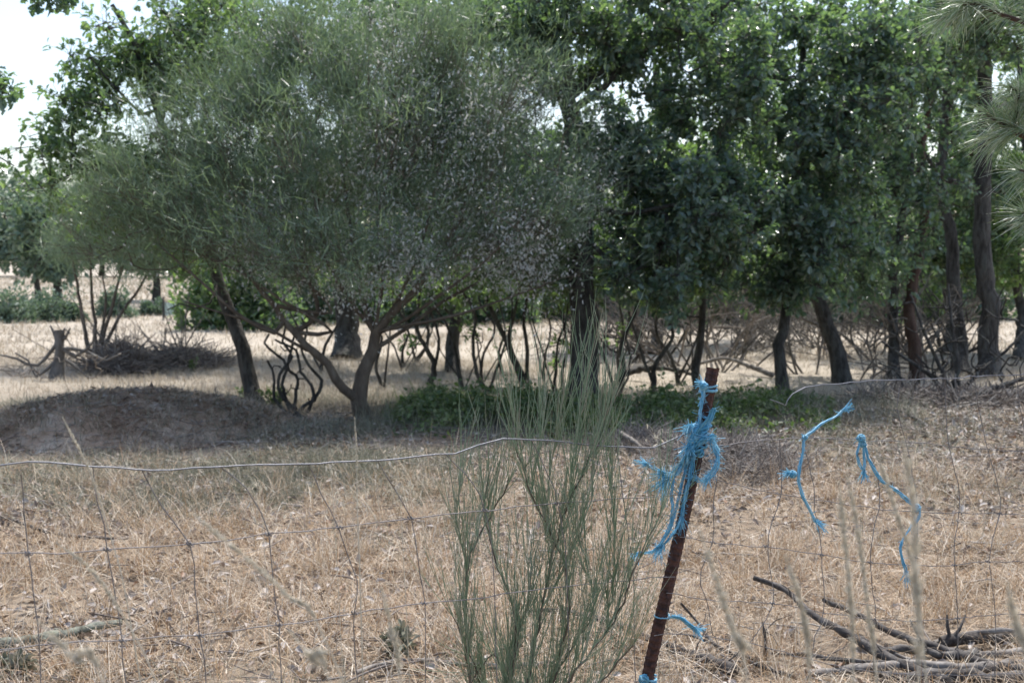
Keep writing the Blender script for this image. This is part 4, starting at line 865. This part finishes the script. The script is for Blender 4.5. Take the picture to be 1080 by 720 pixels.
    o = thing('twine', 'short blue twine loop hanging just below the knot on the wire', 'twine', FPn(907, 466)); s = MB(); twist(s, [FPn(907, 466, -.01), FPn(904, 478, -.01), FPn(906, 488, -.01), FPn(911, 495, -.01), FPn(912, 485, -.01), FPn(911, 472, -.01)], .0024, 3, 14, .002); s.build('strands', M['twine'], o)
    o = thing('twine', 'scrap of blue twine sticking out low on the rusty post', 'twine', on_post(650)); s, f = MB(), MB(); wrap(s, 648, 650, 1.2, .0018, .0175)
    q = [F(708, 650), F(717, 651), F(724, 656), F(732, 662)]; twist(s, q, .003, 4, 10, .003); fray(f, q[-1], np.array([1, 0, -.5]), 90, .025, .45, .0007); fuzz(f, q, 80); s.build('strands', M['twine'], o); f.build('frayed_fibres', M['twine'], o)
    o = thing('twine', 'turquoise twine knot at the lowest visible part of the rusty post', 'twine', on_post(715)); s = MB(); wrap(s, 713, 719, 2, .003, .018); knot(s, P(679, 716, dp-.02), .010, 6); s.build('strands', M['twine'], o)
twines()

# ------------------------------------------------------------------ green broom in the foreground
def fg_broom():
    d = 2.75
    base = P(585, 880, d); base[2] = gh(base[0], base[1])
    root = thing('young_broom', 'young green broom with upright needle thin stems growing in front of the fence', 'shrub', base); sk = []
    main = [[(560, 800), (556, 740), (563, 690), (572, 640), (584, 580), (600, 530), (618, 492), (634, 460), (640, 425)],
            [(560, 800), (540, 740), (520, 690), (497, 720)], [(548, 800), (512, 760), (495, 712), (491, 650), (493, 600), (505, 565), (522, 535), (536, 505)],
            [(568, 800), (590, 740), (612, 700), (640, 665), (657, 635), (668, 600), (684, 570), (698, 535)], [(566, 800), (575, 740), (590, 690), (600, 650), (596, 600), (580, 560), (560, 520), (548, 480), (540, 440)],
            [(640, 665), (646, 620), (648, 570), (645, 520), (642, 480)], [(572, 640), (590, 610), (612, 560), (626, 510), (634, 460), (648, 420)], [(545, 800), (540, 720), (545, 670), (535, 620), (520, 580), (512, 540), (516, 500)],
            [(493, 600), (486, 570), (482, 540), (486, 505)], [(612, 700), (625, 650), (622, 610), (612, 570)], [(584, 580), (578, 540), (582, 490), (590, 450), (596, 415)], [(600, 530), (606, 480), (612, 440), (618, 405)], [(560, 520), (566, 480), (570, 445)], [(575, 810), (605, 760), (640, 712), (668, 680)], [(560, 810), (572, 745), (600, 690), (622, 655)], [(552, 810), (535, 735), (540, 690), (556, 640), (560, 600)], [(548, 810), (515, 750), (500, 700), (478, 650)]]
    w, g = MB(), MB(); allq = []
    for m in main:
        q = smooth([P(x, y, d+.03*math.sin(x*.1)) for x, y in m], .02); n = len(q); q[1:-1] += rng.normal(size=(n-2, 3))*.0022; tubes(w if m[0][1] > 760 else g, q, np.linspace(.0028, .0012, n)*(1.25 if m[0][1] > 760 else .75), 5); allq.append(q)
    st0, dirs = [], []
    for q in allq:
        T = norm(np.gradient(q, axis=0))
        for i in range(len(q)):
            if q[i][2] < .45: continue
            for _ in range(2 if q[i][2] > 1.0 or i % 2 else 3):
                st0.append(q[i]); dv = norm(T[i]*1.0+np.array([0, 0, .55])+rng.normal(size=3)*.27); dirs.append(dv)
    st0 = np.array(st0); dirs = np.array(dirs); N = len(st0); L = U(.07, .19, N)
    s = np.linspace(0, 1, 7)[None, :, None]; bend = rng.normal(size=(N, 3))*.10+np.array([0, 0, .16])
    Q = st0[:, None]+dirs[:, None]*L[:, None, None]*s+bend[:, None]*L[:, None, None]*s*s
    tubes(g, Q, np.tile(np.linspace(.0009, .0004, 7), (N, 1)), 4)
    # secondary rods
    k = rng.integers(1, 6, N*2); b = Q[np.repeat(np.arange(N), 2), k]; D = norm(np.repeat(dirs, 2, 0)+rng.normal(size=(N*2, 3))*.24+np.array([0, 0, .5])); L2 = U(.04, .13, N*2)
    Q2 = b[:, None]+D[:, None]*L2[:, None, None]*s+np.array([0, 0, .1])*L2[:, None, None]*s*s; m = rng.random(N*2) < .9
    tubes(g, Q2[m], np.tile(np.linspace(.0009, .0004, 7), (m.sum(), 1)), 3)
    w.build('stems', M['barkbroom'], root); g.build('green_twigs', M['fgbroom'], root)
fg_broom()

# ------------------------------------------------------------------ blurred tall grass stalks near the camera
def stalk(pts, d, head=.5, fluff=.006, label=''):
    top = [P(x, y, d) for x, y in pts]; e = top[-1]; prev = top[-2]; v = norm(e-prev)
    g0 = e.copy(); g0[0] += v[0]*.35; g0[2] = float(gh(g0[0], g0[1]))
    q = smooth(top+[e*.45+g0*.55+np.array([v[0]*.02, 0, 0]), g0], .015); root = thing('grass_stalk', label, 'grass stalk', g0, 'tall bleached grass stalks close to the camera'); s_, f = MB(), MB()
    n = len(q); L = np.concatenate([[0], np.cumsum(np.linalg.norm(np.diff(q, axis=0), axis=1))]); tubes(s_, q, np.interp(L, [0, .3, L[-1]], [.0005, .0011, .0016]), 5)
    m = L < head; NB = 850; k = rng.choice(np.where(m)[0], NB); T = -norm(np.gradient(q, axis=0)); D = norm(T[k]*1.6+rng.normal(size=(NB, 3))*.6); jt = rng.random((NB, 1))*.015
    ln = U(.4, 1.3, NB)*fluff*1.25; env = np.clip(np.minimum(L[k]/.03+.25, (head-L[k])/.05+.3), .2, 1); u = np.linspace(0, 1, 3)[None, :, None]
    Q = (q[k]-T[k]*jt)[:, None]+D[:, None]*(ln*env)[:, None, None]*u; ribbons(f, Q, np.full((NB, 3), .00065)*np.array([1, 1.2, .3]))
    s_.build('stem', M['stalk'], root); f.build('seed_head', M['stalk'], root)
for pts, d, hd, fl, lab in (
        ([(885, 508), (890, 560), (896, 620), (900, 720)], 1.15, .16, .006, 'blurred upright grass stalk just right of the first hanging twine tail'),
        ([(893, 500), (905, 560), (915, 640), (925, 735)], 1.2, .15, .005, 'blurred grass stalk leaning a little beside the upright one'),
        ([(952, 462), (962, 520), (966, 600), (969, 730)], .95, .22, .008, 'tallest blurred grass stalk in front of the kinked twine'),
        ([(925, 478), (942, 530), (958, 580), (972, 660)], 1.3, .13, .005, 'thin blurred grass stalk slanting across the kinked twine'),
        ([(738, 560), (755, 610), (775, 670), (790, 730)], 1.0, .14, .006, 'blurred slanting grass stalk right beside the rusty post'),
        ([(828, 585), (845, 640), (855, 730)], 1.1, .1, .005, 'faint blurred grass stalk between post and log pile'),
        ([(1062, 616), (1072, 660), (1084, 735)], .9, .12, .007, 'blurred grass head at the lower corner over the log pile'),
        ([(204, 542), (228, 562), (262, 590), (300, 625), (350, 690)], 1.25, .12, .005, 'blurred pale grass head lying across the mesh squares'),
        ([(305, 664), (325, 690), (355, 735)], 1.1, .1, .006, 'short blurred grass head at the bottom between two stay wires'),
        ([(402, 620), (412, 660), (424, 730)], 1.2, .1, .005, 'upright blurred grass head beside the tiny green weed'),
        ([(66, 440), (84, 475), (98, 505), (115, 560), (135, 640)], 2.0, .12, .004, 'thin bleached stalk arching across the top wire over the mound'),
        ([(40, 655), (75, 690), (120, 740)], 1.0, .1, .006, 'blurred grass head in the bottom corner above the mossy branch'),
        ([(374, 440), (376, 480), (377, 540), (380, 620)], 2.3, .1, .003, 'very thin pale stalk standing below the forked shrub trunk'),
        ([(60, 572), (95, 600), (130, 650), (170, 735)], 1.5, .1, .004, 'thin pale stalk bending over the lower mesh wire')):
    stalk(pts, d, hd*1.3, fl, lab)
def oats():
    for px, py, lab in ((270, 508, 'delicate dry wild oat with dangling pale spikelets left of the sagging wire'), (345, 492, 'dry wild oat with few pale spikelets under the sagging wire'), (415, 478, 'single dry wild oat with bright hooked spikelets near the thick wire'), (690, 462, 'dry oat spikelets beside the wire left of the twine bundle')):
        d = 2.9; t = P(px, py, d); g0 = P(px+25, 900, d); g0[2] = gh(g0[0], g0[1]); root = thing('wild_oat', lab, 'grass stalk', g0, 'dry wild oats'); s_, f = MB(), MB()
        q = smooth([t, t+np.array([.012, 0, -.06]), t*.5+g0*.5+np.array([.01, 0, 0]), g0], .02); tubes(s_, q, np.linspace(.0004, .0012, len(q)), 4)
        n = 22; k = rng.integers(0, 7, n); E = q[k]+rng.normal(size=(n, 3))*np.array([.028, .02, .014]); tubes(s_, np.stack([q[k], (q[k]+E)/2+np.array([0, 0, .01]), E], 1), np.full((n, 3), .0003), 3)
        scatter(f, OV_V*np.array([1, .9, 2]), OV_F, E, frames(rng.normal(size=(n, 3))*.4+np.array([0, 0, -1]), 1), U(.008, .016, n)); s_.build('stem', M['stalk'], root); f.build('spikelets', M['stalk'], root)
oats()

# ------------------------------------------------------------------ cut branches and sticks
def stick(name, label, pts, r0, r1, mat='log', twigs=0, cat='branch', lift=0, stubs=0):
    W = []
    for p in pts:
        if len(p) == 3: W.append(P(*p))
        else:
            q = G(p[0], p[1]); W.append(q)
    W = np.array(W); W[:, 2] = np.maximum(W[:, 2], gh(W[:, 0], W[:, 1])+max(r0, .02)+.02)
    root = thing(name, label, cat, W.mean(0)); q = smooth(W, .035); n = len(q); q[1:-1] += rng.normal(size=(n-2, 3))*r0*.18
    mb = MB(); tubes(mb, q, np.linspace(r0, r1, n)*(1+.12*rng.normal(size=n).clip(-1, 1)), 9, True, rough=.22); mb.build('wood', M[mat], root)
    if stubs:
        m2 = MB()
        for _ in range(stubs):
            i = random.randint(1, n-2); v = norm(rng.normal(size=3)+np.array([0, 0, .8])); L = random.uniform(.03, .16)
            tubes(m2, np.array([q[i], q[i]+v*L*.5, q[i]+v*L+rng.normal(size=3)*.015]), np.array([r0*.35, r0*.28, r0*.15]), 6, True)
        m2.build('side_twigs', M[mat], root)
S = stick
S('cut_branch', 'long dark cut branch of the pile whose tip points up to the left', [(795, 609, 5.55), (815, 616, 5.5), (835, 627, 5.4), (852, 645, 5.3), (872, 657, 5.2), (900, 672, 5.1), (935, 692, 4.95), (965, 706, 4.85), (1000, 728, 4.7)], .011, .024, stubs=5)
S('cut_branch', 'forked dark branch lying across the top of the pile', [(868, 632, 5.5), (885, 640, 5.5), (910, 650, 5.4), (935, 664, 5.3), (965, 676, 5.2), (1000, 686, 5.1), (1040, 700, 4.9), (1095, 716, 4.8)], .010, .024, stubs=4)
S('cut_branch', 'pale arched branch at the top of the pile by the edge', [(985, 681, 5.2), (1000, 674, 5.25), (1025, 668, 5.25), (1055, 665, 5.2), (1095, 666, 5.2)], .009, .013, 'logpale')
S('cut_branch', 'thick rough barked log under the arched pale branch', [(992, 688, 5.2), (1030, 684, 5.25), (1075, 682, 5.3)], .026, .03, stubs=3)
S('cut_branch', 'smooth grey branch ending below the thick rough log', [(1000, 690, 5.05), (1035, 696, 5.05), (1065, 694, 5.05), (1100, 686, 5.0)], .012, .018, 'logpale')
S('cut_branch', 'thin dark straight branch sticking out of the pile towards the post', [(815, 692), (850, 691), (880, 694), (920, 698), (960, 700)], .008, .011, stubs=3)
S('cut_branch', 'thin pale branch crossing between the two dark ones', [(905, 670, 5.1), (925, 680, 5.1), (950, 692, 5.05), (985, 712, 4.9)], .006, .009, 'logpale')
S('cut_branch', 'rough grey branch lying along the bottom of the pile', [(850, 712), (900, 705), (960, 700), (1020, 704), (1090, 700)], .016, .022, 'logpale', stubs=4)
S('cut_branch', 'lowest dark log of the pile near the corner', [(930, 716), (1000, 712), (1050, 716), (1100, 712)], .024, .028)
S('cut_branch', 'dark broken branch lying behind the thick rough log', [(925, 688), (960, 684), (1000, 690), (1030, 687)], .015, .02, stubs=2)
S('fallen_branch', 'long grey lichen spotted branch lying behind the broom and the post foot', [(556, 644, 5.5), (590, 651, 5.5), (625, 660, 5.4), (650, 668, 5.3), (680, 684, 5.15), (710, 694, 5.0), (740, 706, 4.9), (775, 726, 4.75)], .011, .024, stubs=4)
S('fallen_branch', 'crooked bare branch pointing to the pile from the post', [(718, 636, 5.2), (735, 655, 5.2), (748, 673, 5.1), (765, 692, 5.0), (800, 712, 4.9)], .005, .011, stubs=6)
S('fallen_branch', 'thin pale stick lying below the twine scrap', [(700, 672), (730, 678), (760, 688), (800, 706), (840, 718)], .005, .008, stubs=5)
S('fallen_branch', 'bowed grey branch on the ground at the bottom under the weed', [(375, 722), (405, 714), (440, 709), (480, 711), (530, 714), (580, 712)], .009, .012, 'logpale')
S('fallen_branch', 'mossy grey green branch lying in the lower corner', [(-15, 697), (20, 693), (50, 687), (85, 678), (128, 668)], .024, .014, 'logmoss', stubs=4)
S('fallen_branch', 'dark stick lying in litter behind the lower mesh wire', [(-10, 548), (20, 560), (50, 570), (95, 574), (135, 573)], .010, .007, stubs=4)
S('fallen_branch', 'pale barkless stick slanting behind the sagging wire by the broom', [(652, 455, 10.6), (665, 463, 10.3), (680, 474, 10), (700, 490, 9.8)], .022, .012, 'logpale')
S('fallen_branch', 'pale curved stick on the twig heap behind the twine', [(757, 476, 10.2), (780, 470, 10.2), (800, 461, 10.2), (818, 459, 10.2)], .012, .01, 'logpale', stubs=4)
S('fallen_branch', 'black rotten stick touching the sagging wire over the heath', [(66, 492), (95, 490), (120, 492), (150, 494)], .018, .010, stubs=3)
S('fallen_branch', 'long dead branch lying across the brushwood behind the post', [(735, 384, 17), (765, 378, 17), (790, 386, 16.8), (815, 400, 16.5)], .02, .035, 'logpale', stubs=5)
S('fallen_branch', 'dark dead branch lying under the brushwood right of the central oak', [(648, 398, 16.5), (668, 392, 16.5), (690, 388, 16.3), (712, 390, 16.3), (735, 396, 16)], .045, .02, 'bark', stubs=6)
S('fallen_branch', 'small black stub of wood on the dry grass behind the knotted twine', [(958, 446), (966, 450), (975, 455)], .022, .018, stubs=1)
def twig_up():
    for pts, lab in (([(808, 715), (807, 690), (806, 665), (804, 655)], 'short upright broken twig just left of the log pile'), ([(915, 432), (922, 420), (932, 408), (942, 396), (948, 385)], 'thin grey twig rising behind the broken top wire')):
        S('upright_twig', lab, [(x, y, 4.9 if pts[0][1] > 600 else 13.0) for x, y in pts], .007, .004, 'log', stubs=2)
twig_up()
S('fallen_branch', 'low fallen limb with dark side twigs at the foot of the bare fan shaped shrub', [(920, 420, 13.5), (960, 428, 13.3), (1000, 424, 13.3), (1040, 412, 13.5), (1090, 395, 13.8)], .02, .03, 'bark', stubs=8)

# ------------------------------------------------------------------ light, sky, camera
EL, AZ = R(62), R(27)
w = bpy.data.worlds.new('World'); sc.world = w; w.use_nodes = True; nt = w.node_tree
sky = nt.nodes.new('ShaderNodeTexSky'); sky.sky_type = 'NISHITA'; sky.sun_disc = False; sky.sun_elevation = EL; sky.sun_rotation = AZ; sky.dust_density = 2.2; sky.air_density = 1.0
nt.links.new(sky.outputs[0], nt.nodes['Background'].inputs['Color']); nt.nodes['Background'].inputs['Strength'].default_value = .15
sun = bpy.data.lights.new('sun', 'SUN'); sun.energy = 3.1; sun.angle = R(.53); sun.color = (1, .97, .935)
so = bpy.data.objects.new('sun', sun); C.objects.link(so)
from mathutils import Vector
dirv = Vector((math.sin(AZ)*math.cos(EL), math.cos(AZ)*math.cos(EL), math.sin(EL)))
so.rotation_euler = dirv.to_track_quat('Z', 'Y').to_euler(); so.location = dirv*30
cam = bpy.data.cameras.new('camera'); co = bpy.data.objects.new('camera', cam); C.objects.link(co); sc.camera = co
co.location = (0, 0, EYE); co.rotation_euler = (math.pi/2-TH, 0, 0)
cam.sensor_width = 36; cam.lens = 36*FP/1080; cam.clip_start = .05; cam.clip_end = 4000
cam.dof.use_dof = True; cam.dof.focus_distance = 3.3; cam.dof.aperture_fstop = cam.lens/6.0
sc.view_settings.view_transform = 'Standard'; sc.view_settings.look = 'None'; sc.view_settings.exposure = .92; sc.view_settings.gamma = 1
sc.render.engine = 'CYCLES'; cy = sc.cycles; cy.max_bounces = 6; cy.diffuse_bounces = 3; cy.glossy_bounces = 2; cy.transmission_bounces = 4; cy.sample_clamp_indirect = 4; cy.use_denoising = True
cy.use_adaptive_sampling = False
try: cy.denoiser = 'OPENIMAGEDENOISE'; cy.denoising_input_passes = 'RGB_ALBEDO_NORMAL'
except Exception: pass
